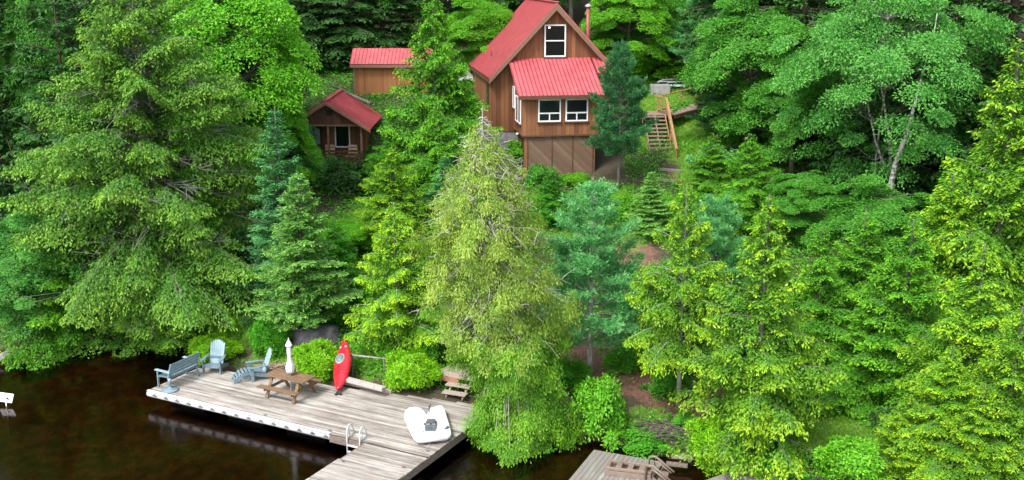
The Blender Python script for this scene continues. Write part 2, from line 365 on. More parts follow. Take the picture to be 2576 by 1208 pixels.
def grid_sheet(name, xs, ys, mat, fn=terr, attrs=True):
    X, Y = np.meshgrid(xs, ys); Z = fn(X, Y); nx, ny = len(xs), len(ys)
    V = np.stack([X, Y, Z], -1).reshape(-1, 3)
    i = np.arange(ny - 1)[:, None] * nx + np.arange(nx - 1)[None]; F = np.stack([i, i + 1, i + nx + 1, i + nx], -1).reshape(-1, 4)
    me = bpy.data.meshes.new(name); me.from_pydata(V.tolist(), [], F.tolist()); me.update()
    me.polygons.foreach_set('use_smooth', [True] * len(F)); me.materials.append(mat)
    if attrs:
        for nm, f in (('grass_w', grass_w), ('needle_w', needle_w)):
            a = me.attributes.new(nm, 'FLOAT', 'POINT'); a.data.foreach_set('value', f(V[:, 0], V[:, 1]).astype('f'))
    o = bpy.data.objects.new(name, me); COL.objects.link(o); return o
def ground_mat():
    m, t, b = newmat('forest_floor'); tc = N(t, 'ShaderNodeTexCoord'); v = tc.outputs['Object']
    n1 = noise(t, 2.2, 8, v, .7); n2 = noise(t, 9, 6, v, .7); n3 = noise(t, 30, 3, v)
    litter = ramp(t, n2.outputs['Fac'], [(.3, (.025, .018, .011)), (.5, (.06, .045, .028)), (.7, (.07, .085, .03))]).outputs[0]
    need = ramp(t, n2.outputs['Fac'], [(.25, (.06, .03, .02)), (.5, (.17, .08, .055)), (.75, (.3, .19, .13))]).outputs[0]
    grs = ramp(t, n2.outputs['Fac'], [(.3, (.05, .13, .012)), (.7, (.16, .3, .02))]).outputs[0]
    bed = ramp(t, n1.outputs['Fac'], [(.36, (.008, .005, .003)), (.5, (.035, .021, .008)), (.62, (.085, .05, .018)), (.75, (.05, .035, .014))]).outputs[0]
    def wgt(nm):
        a = N(t, 'ShaderNodeAttribute', attribute_name=nm); q = math_(t, 'ADD', a.outputs['Fac'], math_(t, 'MULTIPLY', math_(t, 'SUBTRACT', n1.outputs['Fac'], .5), 1.2))
        mr = N(t, 'ShaderNodeMapRange'); mr.inputs[1].default_value = .35; mr.inputs[2].default_value = .6; t.links.new(q, mr.inputs[0]); return mr.outputs[0]
    c = mixc(t, wgt('needle_w'), litter, need); c = mixc(t, wgt('grass_w'), c, grs)
    sp = N(t, 'ShaderNodeSeparateXYZ'); t.links.new(v, sp.inputs[0]); below = math_(t, 'LESS_THAN', sp.outputs[2], 0.03)
    c = mixc(t, below, c, bed); t.links.new(c, b.inputs['Base Color']); b.inputs['Roughness'].default_value = .95
    bump(t, b, math_(t, 'ADD', n2.outputs['Fac'], math_(t, 'MULTIPLY', n3.outputs['Fac'], .5)), .08, .8)
    return m
xs = np.concatenate([np.linspace(-160, -26, 30), np.linspace(-25, 25, 220), np.linspace(26, 160, 30)])
ys = np.concatenate([np.linspace(5, 27.5, 12), np.linspace(28, 70, 190), np.linspace(71, 110, 30), np.linspace(115, 220, 15)])
tag(grid_sheet('ground', xs, ys, ground_mat()), kind='structure')

m, t, b = newmat('lake_water'); t.nodes.remove(b); out = t.nodes['Material Output']
tc = N(t, 'ShaderNodeTexCoord'); mp = N(t, 'ShaderNodeMapping'); mp.inputs['Scale'].default_value = (1, 2.0, 1); t.links.new(tc.outputs['Object'], mp.inputs[0])
n1 = noise(t, 7, 2, mp.outputs[0]); bm_ = N(t, 'ShaderNodeBump'); bm_.inputs['Strength'].default_value = .18; bm_.inputs['Distance'].default_value = .02; t.links.new(n1.outputs['Fac'], bm_.inputs['Height'])
fr = N(t, 'ShaderNodeFresnel'); fr.inputs[0].default_value = 1.33; t.links.new(bm_.outputs[0], fr.inputs[1])
gl = N(t, 'ShaderNodeBsdfGlossy'); gl.inputs['Roughness'].default_value = .02; t.links.new(bm_.outputs[0], gl.inputs['Normal'])
tr = N(t, 'ShaderNodeBsdfTransparent'); tr.inputs[0].default_value = (.46, .32, .18, 1)
mx = N(t, 'ShaderNodeMixShader'); t.links.new(fr.outputs[0], mx.inputs[0]); t.links.new(tr.outputs[0], mx.inputs[1]); t.links.new(gl.outputs[0], mx.inputs[2]); t.links.new(mx.outputs[0], out.inputs[0])
WATER = m
me = bpy.data.meshes.new('water'); me.from_pydata([(-200, -60, 0), (200, -60, 0), (200, 46, 0), (-200, 46, 0)], [], [(0, 1, 2, 3)]); me.materials.append(WATER)
tag(mesh_obj('water', me), kind='structure')
me = bpy.data.meshes.new('lake_bed'); me.from_pydata([(-200, -60, -2.6), (200, -60, -2.6), (200, 60, -2.6), (-200, 60, -2.6)], [], [(0, 1, 2, 3)]); me.materials.append(MATS['forest_floor'])
tag(mesh_obj('lake_bed', me), kind='structure')

# ---------------------------------------------------------------- building materials
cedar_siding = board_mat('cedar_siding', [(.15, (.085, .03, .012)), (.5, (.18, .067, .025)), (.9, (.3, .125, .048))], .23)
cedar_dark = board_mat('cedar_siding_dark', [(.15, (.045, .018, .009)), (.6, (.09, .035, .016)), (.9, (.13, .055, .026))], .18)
shed_siding = board_mat('shed_siding', [(.15, (.18, .065, .02)), (.5, (.28, .11, .035)), (.9, (.36, .15, .055))], .14)
diag_panel = board_mat('diagonal_panel', [(.1, (.08, .045, .03)), (.5, (.135, .08, .05)), (.9, (.19, .13, .08))], .15, diag=True, groove=.03, gcol=(.1, .06, .04))
trim_brown = mottled('trim_brown', [(.3, (.15, .085, .055)), (.7, (.22, .13, .085))], 8, .7, bd=.003)
trim_dark = mottled('trim_dark', [(.3, (.07, .03, .018)), (.7, (.12, .055, .03))], 8, .7, bd=.003)
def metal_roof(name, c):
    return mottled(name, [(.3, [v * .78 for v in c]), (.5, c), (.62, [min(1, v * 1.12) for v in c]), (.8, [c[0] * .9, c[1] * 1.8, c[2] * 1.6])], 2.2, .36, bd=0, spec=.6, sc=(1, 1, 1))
roof_red = metal_roof('red_metal_roof', (.43, .09, .1)); rib_shade_red = metal_roof('red_rib_shade', (.2, .025, .03))  # ribs get a darker red: groove shading put into their colour
white_frame = mottled('white_vinyl', [(.3, (.72, .72, .72)), (.7, (.82, .82, .82))], 3, .4, bd=0)
m, t, b = newmat('window_glass'); b.inputs['Base Color'].default_value = (.012, .015, .018, 1); b.inputs['Roughness'].default_value = .04
GLASS = m
m, t, b = newmat('clear_glass'); t.nodes.remove(b); out = t.nodes['Material Output']; gl = N(t, 'ShaderNodeBsdfGlossy'); gl.inputs['Roughness'].default_value = .03; tr = N(t, 'ShaderNodeBsdfTransparent'); tr.inputs[0].default_value = (.8, .85, .85, 1)
fr = N(t, 'ShaderNodeFresnel'); fr.inputs[0].default_value = 1.5; mx = N(t, 'ShaderNodeMixShader'); t.links.new(fr.outputs[0], mx.inputs[0]); t.links.new(tr.outputs[0], mx.inputs[1]); t.links.new(gl.outputs[0], mx.inputs[2]); t.links.new(mx.outputs[0], out.inputs[0]); CLEAR = m
m, t, b = newmat('lamp_glow'); b.inputs['Emission Color'].default_value = (1, .85, .6, 1); b.inputs['Emission Strength'].default_value = 3; GLOW = m
dark_room = mottled('dark_room', [(.3, (.012, .012, .014)), (.7, (.02, .02, .022))], 3, .9, bd=0)
concrete = mottled('concrete', [(.3, (.2, .2, .2)), (.7, (.33, .33, .32))], 5, .9, bd=.01)
new_lumber = mottled('new_lumber', [(.3, (.25, .13, .06)), (.7, (.38, .22, .11))], 5, .7, (1, 1, 1), .003)
old_lumber = mottled('old_lumber', [(.3, (.17, .12, .09)), (.7, (.32, .24, .19))], 8, .8, (1, 1, 1), .005)
chim_metal = mottled('chimney_pipe', [(.3, (.2, .05, .045)), (.7, (.3, .09, .08))], 6, .45, bd=0)
galv = mottled('galvanised', [(.3, (.4, .41, .43)), (.7, (.6, .61, .63))], 6, .35, bd=0, metal=.6)

def quadsheet(mb, a, b_, c, d, th):      # solid slab from four top corners
    a, b_, c, d = map(Vector, (a, b_, c, d)); n = (b_ - a).cross(d - a).normalized()
    if n.z < 0: n = -n
    top = [a, b_, c, d]; bot = [p - n * th for p in top]
    mb.add(top + bot, [(0, 1, 2, 3), (7, 6, 5, 4)] + [(i, i + 4, (i + 1) % 4 + 4, (i + 1) % 4) for i in range(4)])
    return n
def rib_roof(name, corners, parent, mat, th=.05, step=.3, rib=.035, ribh=.03, label=None):
    """corners: eave0, eave1, ridge1, ridge0; ribs run eave -> ridge"""
    a, b_, c, d = map(Vector, corners); mb = MB(); n = quadsheet(mb, a, b_, c, d, th)
    k = max(2, int((b_ - a).length / step))
    for i in range(k + 1):
        f = .006 + .988 * i / k; p = a.lerp(b_, f); q = d.lerp(c, f)
        mb.bar(p + n * ribh * .5, q + n * ribh * .5, rib, ribh, n)
    o = mb.build(name, mat, parent)
    if label: o['label'] = label
    o.data.materials.append(rib_shade_red)
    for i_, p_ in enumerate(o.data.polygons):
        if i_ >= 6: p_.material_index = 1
    return o
def window(parent, x0, x1, z0, z1, y, kind='slider', pane_mat=None, axis='x', fw=.07):
    """window whose outer face sits at local y (facing -y); axis 'y' puts it on a wall of constant x facing -x"""
    def B(mb, a0, a1, c0, c1, e0, e1):
        if axis == 'x': mb.box(a0, a1, c0, c1, e0, e1)
        else: mb.box(c0, c1, a0, a1, e0, e1)
    yb = y + .06
    f = MB(); B(f, x0, x1, y, yb, z0, z0 + fw); B(f, x0, x1, y, yb, z1 - fw, z1); B(f, x0, x0 + fw, y, yb, z0 + fw, z1 - fw); B(f, x1 - fw, x1, y, yb, z0 + fw, z1 - fw)
    h = z1 - z0; xm = (x0 + x1) / 2
    if kind == 'picture': zm = z0 + h * .38; B(f, x0 + fw, x1 - fw, y + .004, yb, zm - .035, zm + .035); B(f, xm - .03, xm + .03, y + .004, yb, z0 + fw, zm - .035)
    elif kind == 'hung': zm = z0 + h * .5; B(f, x0 + fw, x1 - fw, y + .004, yb, zm - .03, zm + .03)
    elif kind == 'side': B(f, xm - .03, xm + .03, y + .004, yb, z0 + fw, z1 - fw)
    fo = f.build('window', white_frame, parent)
    g = MB(); B(g, x0 + fw * .8, x1 - fw * .8, y + .03, y + .04, z0 + fw * .8, z1 - fw * .8); g.build('pane', pane_mat or GLASS, fo)
    s_ = MB(); B(s_, x0 - .05, x1 + .05, y - .03, y + .055, z0 - .07, z0 - .003); s_.build('sill', trim_dark, fo)
    return fo

# ---------------------------------------------------------------- the house
HO = Vector((-1.09, 58.4, 0)); 
hs_ = empty('house', HO, radians(9), 'tall brown cedar house with steep red metal roof and glazed front porch above the lawn', 'house')
GB = 6.55; RZ = 13.45; RU = 3.44; SL = 1.08; W_ = 6.3; DEP = 8.6
def roofz(u): return RZ - abs(u - RU) * SL
# body of the gable house
b_ = MB(); zl = roofz(0) - .12; zr = roofz(W_) - .12
b_.prism_xz([(0, GB), (W_, GB), (W_, zr), (RU, RZ - .16), (0, zl)], 0, DEP)
b_.build('wall', cedar_siding, hs_)
f = MB(); f.box(.05, W_ - .05, .05, DEP - .05, 4.0, GB - .003); f.build('foundation', concrete, hs_)
# roof slopes (with ribs eave to ridge)
y0, y1 = -.5, DEP + .35
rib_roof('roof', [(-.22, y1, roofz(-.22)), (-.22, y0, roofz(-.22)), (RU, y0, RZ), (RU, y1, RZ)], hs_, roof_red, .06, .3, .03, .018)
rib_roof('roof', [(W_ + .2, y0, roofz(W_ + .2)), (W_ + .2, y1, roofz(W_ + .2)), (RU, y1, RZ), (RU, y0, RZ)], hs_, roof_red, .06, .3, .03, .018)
f = MB(); f.bar((RU, y0 - .02, RZ + .03), (RU, y1 + .02, RZ + .03), .24, .05); f.build('ridge_cap', roof_red, hs_)
f = MB()
for ue, sgn in ((-.22, 1), (W_ + .2, -1)):
    a = (ue, roofz(ue) - .065); p = (RU, RZ - .065)
    f.prism_xz([a, p, (p[0], p[1] - .34), (a[0] + .0, a[1] - .26)] if sgn > 0 else [p, a, (a[0], a[1] - .26), (p[0], p[1] - .34)], y0 - .005, y0 + .04)
f.build('bargeboard', trim_brown, hs_)
f = MB(); f.box(-.2, -.17, y0 + .045, y1, roofz(-.2) - .3, roofz(-.2) - .08); f.build('fascia', trim_dark, hs_)
# attic window with a lit lamp inside
wn = window(hs_, 2.86, 4.04, 10.56, 12.28, -.12, 'hung', CLEAR)
f = MB(); f.box(2.93, 3.97, -.055, -.004, 10.63, 12.2); f.build('room', dark_room, wn)  # near-black slab before the wall; the unlit interior's darkness is its colour
f = MB(); f.lathe([(.01, 0), (.045, .01), (.055, .04), (.045, .07), (.01, .08)], 10, Matrix.Translation((3.13, -.07, 12.08))); f.build('lamp', GLOW, wn)
# porch (glazed room in front)
PX0, PX1, PF = 1.15, 5.25, -3.0
b_ = MB(); b_.box(PX0, PX1, PF, -.003, 6.72, 8.86)
b_.prism_xz([(PX0, 8.863), (PX0 + .01, 8.863), (PX0 + .01, 10.4), (PX0, 10.4)], -.04, -.003)
# side cheeks under the sloping roof
for x in (PX0, PX1 - .06):
    b_.add([(x, PF + .02, 8.863), (x + .06, PF + .02, 8.863), (x + .06, -.006, 8.863), (x, -.006, 8.863), (x, -.006, 10.28), (x + .06, -.006, 10.28)],
           [(0, 1, 2, 3), (0, 3, 4), (1, 5, 2), (0, 4, 5, 1), (2, 5, 4, 3)])
b_.build('porch_wall', cedar_siding, hs_)
rib_roof('porch_roof', [(PX0 - .28, PF - .5, 8.86), (5.43, PF - .5, 8.86), (5.43, -.03, 10.5), (PX0 - .28, -.03, 10.5)], hs_, roof_red, .05, .21, .028, .035)
rib_roof('porch_roof', [(5.47, -1.5, 9.81), (6.35, -1.5, 9.81), (6.35, -.03, 10.5), (5.47, -.03, 10.5)], hs_, roof_red, .05, .21, .028, .035)
f = MB(); f.box(PX0 - .27, 5.42, PF - .52, PF - .49, 8.66, 8.83); f.box(5.48, 6.34, -1.52, -1.49, 9.6, 9.76); f.build('fascia', trim_dark, hs_)
f = MB(); f.box(PX0 - .02, PX1 + .02, PF - .025, PF - .003, 6.66, 6.74); f.build('skirt_board', trim_dark, hs_)
f = MB(); f.box(5.35, 6.25, -1.3, -.003, 7.0, 9.58); f.build('entry_wall', cedar_siding, hs_)
f = MB(); f.box(5.6, 5.65, -1.36, -1.303, 7.05, 9.2); f.box(6.2, 6.25, -1.36, -1.303, 7.05, 9.2); f.box(5.65, 6.2, -1.36, -1.303, 9.15, 9.2); f.build('door_frame', white_frame, hs_)
window(hs_, 2.0, 3.2, 7.44, 8.62, PF - .065, 'picture'); window(hs_, 3.45, 4.65, 7.44, 8.62, PF - .065, 'picture')
window(hs_, -2.75, -1.15, 7.3, 8.66, PX0 - .065, 'side', axis='y', fw=.045); window(hs_, -.8, -.25, 7.9, 9.05, PX0 - .065, 'plain', axis='y', fw=.045)
f = MB(); f.box(-.03, -.003, 1.2, 2.0, 7.7, 9.0); f.build('dark_window', GLASS, hs_)
# basement skirt with diagonal boards, recessed
f = MB(); f.box(1.5, 5.1, PF + .12, PF + .18, 4.3, 6.64); f.build('basement_panel', diag_panel, hs_)
for x in (1.44, 2.75, 3.85, 4.95): MB().box(x, x + .06, PF + .09, PF + .117, 4.3, 6.6).build('batten', trim_dark, hs_)
f = MB(); f.box(1.3, 1.497, PF + .1, PF + .3, 4.2, 6.655); f.build('post', cedar_siding, hs_)
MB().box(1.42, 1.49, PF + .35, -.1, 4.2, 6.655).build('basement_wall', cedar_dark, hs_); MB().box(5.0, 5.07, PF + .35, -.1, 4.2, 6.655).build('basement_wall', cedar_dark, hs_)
f = MB(); f.tube([(6.1, 3.6, 9.6), (6.1, 3.6, 13.05)], .11, 12); ch = f.build('chimney_pipe', chim_metal, hs_)
f = MB(); f.lathe([(.12, 0), (.2, .02), (.2, .1), (.05, .2)], 12, Matrix.Translation((6.1, 3.6, 13.06))); f.build('chimney_cap', galv, ch)
f = MB(); f.tube([(.55, 4.1, 9.9), (.55, 4.1, 10.62)], .05, 8); f.build('vent_pipe', trim_dark, hs_)
f = MB(); f.tube([(1.05, -2.2, 6.75), (1.02, -2.25, 6.68)], .07, 8); f.build('floodlight', white_frame, hs_)

# ---------------------------------------------------------------- guest cabin
CY = 57.2; cpk = Py(818, 254, CY - .3); cx = cpk.x; pkz = cpk.z
cb_ = empty('guest_cabin', (cx, CY, 0), 0, 'small dark brown cabin with pink red gable roof and railed porch among the trees', 'cabin')
FZ = Py(840, 428, CY).z + .25; HW = 1.85; csl = .64
def cz(u): return pkz - abs(u) * csl
BZ = Py(840, 318, CY).z
b_ = MB(); b_.prism_xz([(-HW, FZ - .6), (HW, FZ - .6), (HW, cz(HW) - .1), (0, pkz - .1), (-HW, cz(HW) - .1)], 1.5, 5.0); b_.build('wall', cedar_siding, cb_)
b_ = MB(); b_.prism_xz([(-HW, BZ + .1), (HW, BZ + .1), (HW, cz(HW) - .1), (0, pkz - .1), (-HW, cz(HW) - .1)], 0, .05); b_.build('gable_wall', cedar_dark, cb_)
f = MB(); f.box(-HW - .1, HW + .1, -.03, .08, BZ, BZ + .097); f.build('beam', trim_brown, cb_)
for x in (-HW + .05, Py(826, 350, CY).x - cx, HW - .05): f = MB(); f.box(x - .05, x + .05, 0, .1, FZ - .003, BZ - .003); f.build('post', trim_brown, cb_)
for s_ in (-1, 1):
    e = (s_ * (HW + .5), cz(HW + .5)); yy = (-.3, 5.2)
    cs = [(e[0], yy[0], e[1]), (e[0], yy[1], e[1]), (0, yy[1], pkz), (0, yy[0], pkz)]
    if s_ < 0: cs = [cs[1], cs[0], cs[3], cs[2]]
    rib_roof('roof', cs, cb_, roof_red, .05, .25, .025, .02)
f = MB()
for s_ in (-1, 1):
    e = (s_ * (HW + .5), cz(HW + .5) - .055); p = (0, pkz - .055)
    q = [e, p, (0, p[1] - .16), (e[0], e[1] - .14)]
    f.prism_xz(q if s_ < 0 else q[::-1], -.34, -.305)
f.build('bargeboard', trim_brown, cb_)
f = MB(); f.bar((0, -.32, pkz + .03), (0, 5.22, pkz + .03), .22, .04); f.build('ridge_cap', roof_red, cb_)
f = MB(); vx = Py(828, 283, CY).x - cx; f.box(vx - .17, vx + .17, -.02, -.003, BZ + .55, BZ + .85); f.build('attic_vent', dark_room, cb_)
wx = Py(862, 350, CY + 1.5).x - cx; window(cb_, wx - .42, wx + .42, FZ + .75, BZ - .05, 1.43, 'plain')
dx_ = Py(792, 350, CY + 1.5).x - cx
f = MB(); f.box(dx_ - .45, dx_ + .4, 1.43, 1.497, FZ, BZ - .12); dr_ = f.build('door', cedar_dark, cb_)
f = MB(); f.box(dx_ - .3, dx_ + .3, 1.41, 1.427, FZ + .95, BZ - .3); f.build('pane', mottled('curtained_glass', [(.3, (.2, .3, .38)), (.7, (.4, .5, .55))], 3, .1, bd=0), dr_)
f = MB(); f.box(-HW - .05, HW + .05, -.1, 1.497, FZ - .12, FZ - .003); f.build('porch_floor', trim_dark, cb_)
f = MB(); f.box(-HW - .05, HW + .05, -.14, -.103, FZ - .35, FZ - .01); f.build('fascia', cedar_siding, cb_)
f = MB()
for q in (.18, .36, .54): f.box(-HW, HW, -.06, -.02, FZ + q, FZ + q + .1)
f.box(-HW, HW, -.1, .06, FZ + .74, FZ + .79); f.build('railing', trim_dark, cb_)
for x in (-HW + .1, -.7, .6, HW - .1): MB().box(x - .05, x + .05, .12, .22, 3.6, FZ - .36).build('footing', trim_dark, cb_)
peach = mottled('peach_chair_paint', [(.3, (.45, .3, .2)), (.7, (.6, .42, .3))], 6, .6, bd=0)
for i, px in enumerate((831, 885)):
    x = Py(px, 385, CY + .6).x; ch = empty('porch_chair', (x, CY + .55, FZ), radians(8 - 20 * i), ['tan wooden chair behind the porch railing near the cabin post', 'tan wooden chair at the right end of the cabin porch'][i], 'chair', 'chairs on the cabin porch')
    MB().box(-.25, .25, -.22, .22, .42, .46).build('seat', peach, ch)
    b2 = MB(); [b2.box(-.24, .24, .2, .23, z, z + .12) for z in (.55, .72, .89)]; b2.build('backrest', peach, ch)
    for sx in (-.23, .23):
        for sy in (-.2, .21): MB().box(sx - .02, sx + .02, sy - .02, sy + .02 - .003, 0, .418 if sy < 0 else 1.0).build('leg', peach, ch)

# ---------------------------------------------------------------- shed
sx0 = Py(890, 170, 66).x
sh = empty('shed', (sx0, 66, 0), 0, 'tall orange brown shed with low bright red metal roof behind the cabin', 'shed')
b_ = MB(); b_.box(0, 4.6, 0, 2.6, 7.3, 9.5); b_.prism_xz([(0, 0), (.01, 0), (.01, .01)], 0, 0.01) if 0 else None; b_.build('wall', shed_siding, sh)
f = MB(); f.box(-.04, .1, -.03, -.003, 7.3, 9.45); f.build('corner_board', trim_brown, sh)
rib_roof('roof', [(-.2, -.35, 9.62), (4.8, -.35, 9.62), (4.8, 1.25, 10.45), (-.2, 1.25, 10.45)], sh, roof_red, .05, .22, .02, .02)
rib_roof('roof', [(4.8, 2.9, 9.62), (-.2, 2.9, 9.62), (-.2, 1.25, 10.45), (4.8, 1.25, 10.45)], sh, roof_red, .05, .22, .02, .02)
f = MB(); f.box(-.2, 4.8, -.37, -.34, 9.4, 9.56); f.build('fascia', trim_brown, sh)
f = MB(); f.add([(0.003, .02, 9.5), (0.003, 2.58, 9.5), (0.003, 1.25, 10.37)], [(0, 2, 1)]); f.build('gable_wall', shed_siding, sh)
f = MB(); f.box(.1, 4.5, .1, 2.5, 6.6, 7.297); f.build('foundation', concrete, sh)

# ---------------------------------------------------------------- stairs and boardwalk
st = empty('outdoor_stairs', (8.3, 58.0, 4.75), radians(3), 'open wooden staircase with sloping handrail climbing beside the house', 'stairs')
NS = 13; RISE = 2.4 / NS; RUN = .25; SWd = .58
tread_mb = old_lumber
for i in range(NS):
    f = MB(); f.box(-SWd, SWd, i * RUN, i * RUN + .27, i * RISE + .02, i * RISE + .065); f.build('step', old_lumber, st)
for x in (-SWd - .03, 0, SWd + .03):
    f = MB(); f.bar((x, 0, -.12), (x, NS * RUN, NS * RISE - .12), .045, .24); f.build('stringer', new_lumber if x > .1 else old_lumber, st)
f = MB(); f.bar((SWd + .09, -.1, .9), (SWd + .09, NS * RUN + .05, NS * RISE + .92), .13, .05); f.bar((SWd + .09, -.05, .52), (SWd + .09, NS * RUN, NS * RISE + .5), .035, .12); f.build('handrail', new_lumber, st)
for q in (0, .5, 1):
    f = MB(); y_ = q * NS * RUN; f.box(SWd + .058, SWd + .122, y_ - .045, y_ + .045, q * NS * RISE - .2, q * NS * RISE + .87); f.build('post', new_lumber, st)
for q in (.42, .97):
    f = MB(); y_ = q * NS * RUN; f.box(-SWd - .13, -SWd - .06, y_ - .045, y_ + .045, q * NS * RISE - .75, q * NS * RISE + .1); f.build('post', new_lumber, st)
bw = empty('boardwalk', (8.1, 61.3, 7.12), 0, 'raised wooden boardwalk with rail leading right from the top of the stairs', 'boardwalk')
f = MB(); f.box(-1.7, .75, 0, 1.4, -.05, 0)
e0 = Vector((.75, .35, -.02)); e1 = Vector((4.3, 3.8, .35)); sdv = Vector((-.7, .72, 0)) * .62
dirv = (e1 - e0); nb_ = 30
f.build('landing', old_lumber, bw)
f = MB()
for i in range(nb_):
    p = e0 + dirv * ((i + .5) / nb_); f.bar(p - sdv, p + sdv, .145, .04)
f.build('walkway', old_lumber, bw)
f = MB(); f.bar(e0 - sdv + Vector((0, 0, -.13)), e1 - sdv + Vector((0, 0, -.13)), .04, .2); f.bar(e0 + sdv + Vector((0, 0, -.13)), e1 + sdv + Vector((0, 0, -.13)), .04, .2); f.box(-1.7, .75, -.04, -.003, -.25, -.06); f.build('joist', trim_dark, bw)
f = MB(); up = Vector((0, 0, .95)); f.bar(e0 + sdv + up, e1 + sdv + up, .13, .05); f.bar(e0 + sdv + up * .12, e1 + sdv + up * .12, .035, .1); f.bar((.2, 1.4, .95), e0 + sdv + up, .13, .05); f.bar((.72, 0, .95), e0 + sdv + up, .12, .05)
f.build('handrail', new_lumber, bw)
for q in (0, .48, 1):
    p = e0 + sdv + dirv * q; f = MB(); f.bar(p + Vector((0, 0, -.8)), p + up * .97, .09, .09); f.build('post', new_lumber, bw)
f = MB()
for q in (.2, .38, .56, .74): f.bar((.72, 0, q), e0 + sdv + Vector((0, 0, q)), .035, .06)
f.build('baluster_rail', new_lumber, bw)

# lumber pile, stone block, tarp, retaining timbers, fallen log
lp = ground_hit(1700, 222); pile_m = mottled('pale_sheets', [(.3, (.4, .45, .48)), (.7, (.7, .74, .76))], 3, .5, bd=0)
f = MB(); rr_ = random.Random(4)
for i in range(16):
    a = Vector((-1.2 + rr_.random() * .6, rr_.uniform(-.5, .7), .06 + i * .032)); L_ = rr_.uniform(1.6, 2.4); an = rr_.gauss(.12, .14)
    f.bar(a, a + Vector((L_ * cos(an), L_ * sin(an), rr_.gauss(.05, .06))), rr_.uniform(.14, .4), .03)
o = f.build('lumber_pile', pile_m); o.location = lp; tag(o, 'untidy pile of whitish grey boards and sheets on the upper lawn', 'lumber pile')
sb = ground_hit(1662, 236); f = MB(); f.box(-.65, .55, -.3, .3, -.2, .55); o = f.build('stone_block', concrete, bevel=.04); o.location = sb; tag(o, 'low grey concrete block beside the pile of pale boards', 'concrete block')
f = MB(); tp = Py(1172, 190, 67)
vs = []; 
for i in range(7):
    for j in range(5): vs.append((i * .22, j * .25, .55 - .1 * abs(i - 3) - .09 * (j - 2) ** 2 + rr_.gauss(0, .03)))
fs = [(i * 5 + j, (i + 1) * 5 + j, (i + 1) * 5 + j + 1, i * 5 + j + 1) for i in range(6) for j in range(4)]
f.add(vs, fs, True); o = f.build('tarp', white_frame); o.location = (tp.x - .6, 66.6, tp.z - .35); s_ = o.modifiers.new('s', 'SOLIDIFY'); s_.thickness = .02; tag(o, 'white tarp over a heap glimpsed left of the house roof', 'tarp')
tm = mottled('grey_timber', [(.3, (.13, .11, .09)), (.7, (.3, .27, .23))], 7, .9, (1, 4, 4), .01)
for i, (pxa, pya, pxb, pyb, lb) in enumerate([(1440, 452, 1495, 455, 'grey landscape timber lying along the basement wall of the house'), (1508, 472, 1548, 476, 'short grey timber edging the grass left of the pine trunk'), (1655, 430, 1715, 434, 'weathered timber edge below the foot of the stairs'), (1645, 455, 1700, 460, 'lower grey timber edge in the dirt below the stairs')]):
    a = ground_hit(pxa, pya); b2 = ground_hit(pxb, pyb); f = MB(); f.bar((0, 0, .06), b2 - a + Vector((0, 0, .06)), .16, .15)
    o = f.build('landscape_timber', tm, bevel=.015); o.location = a; tag(o, lb, 'timber', 'timbers edging the slope')
a = Py(832, 217, 63.5); b2 = Py(908, 250, 61.5); f = MB(); f.tube([(0, 0, 0), (b2 - a) * .5 + Vector((0, 0, .05)), b2 - a, (b2 - a) * 1.3], [.04, .07, .09, .1], 8)
for q in (.1, .3, .55): f.tube([(b2 - a) * q, (b2 - a) * q + Vector((-.4, .1, .35))], [.03, .01], 4)
o = f.build('fallen_log', bark); o.location = a; tag(o, 'grey fallen trunk lying aslant above the cabin roof', 'log')

# ---------------------------------------------------------------- main dock
DT = .55; DTH = radians(-27.4); DO = Vector((-12.98, 35.82, 0))
dk = empty('dock', DO, DTH, 'wide weathered grey board dock with long white bumper and walkway toward the viewer', 'dock')
dx, dy = Vector((cos(DTH), sin(DTH), 0)), Vector((-sin(DTH), cos(DTH), 0))
def Lw(x, y, z=0): return DO + dx * x + dy * y + Vector((0, 0, z))
def to_local(p): d = Vector((p[0], p[1], 0)) - Vector((DO.x, DO.y, 0)); return d.dot(dx), d.dot(dy)
def deck_mat(name, axis):
    m, t, b = newmat(name); at = N(t, 'ShaderNodeAttribute', attribute_name='board'); sc = (.55, 9, 9) if axis == 'x' else (9, .55, 9)
    v = objco(t, sc); ad = N(t, 'ShaderNodeVectorMath', operation='ADD'); cv = N(t, 'ShaderNodeCombineXYZ')
    t.links.new(math_(t, 'MULTIPLY', at.outputs['Fac'], 57.), cv.inputs[0]); t.links.new(math_(t, 'MULTIPLY', at.outputs['Fac'], 31.), cv.inputs[2]); t.links.new(v, ad.inputs[0]); t.links.new(cv.outputs[0], ad.inputs[1])
    n = noise(t, 1.5, 8, ad.outputs[0], .72); big = noise(t, .55, 4, objco(t), .6)
    f = math_(t, 'ADD', math_(t, 'MULTIPLY', n.outputs['Fac'], .85), math_(t, 'MULTIPLY', at.outputs['Fac'], .15))
    f = math_(t, 'ADD', f, math_(t, 'MULTIPLY', math_(t, 'SUBTRACT', big.outputs['Fac'], .5), .35))
    r = ramp(t, f, [(.3, (.11, .095, .08)), (.42, (.2, .178, .155)), (.54, (.33, .305, .275)), (.7, (.5, .48, .45))])
    n2 = noise(t, 1.3, 3, objco(t)); w2 = ramp(t, n2.outputs['Fac'], [(.5, (0, 0, 0)), (.7, (.3, .3, .3))])
    c = mixc(t, w2.outputs[0], r.outputs[0], (.24, .17, .115), 'MIX'); t.links.new(c, b.inputs['Base Color']); b.inputs['Roughness'].default_value = .85
    bump(t, b, n.outputs['Fac'], .01, .5); return m
DKX, DKY = deck_mat('deck_boards', 'x'), deck_mat('deck_boards_cross', 'y')
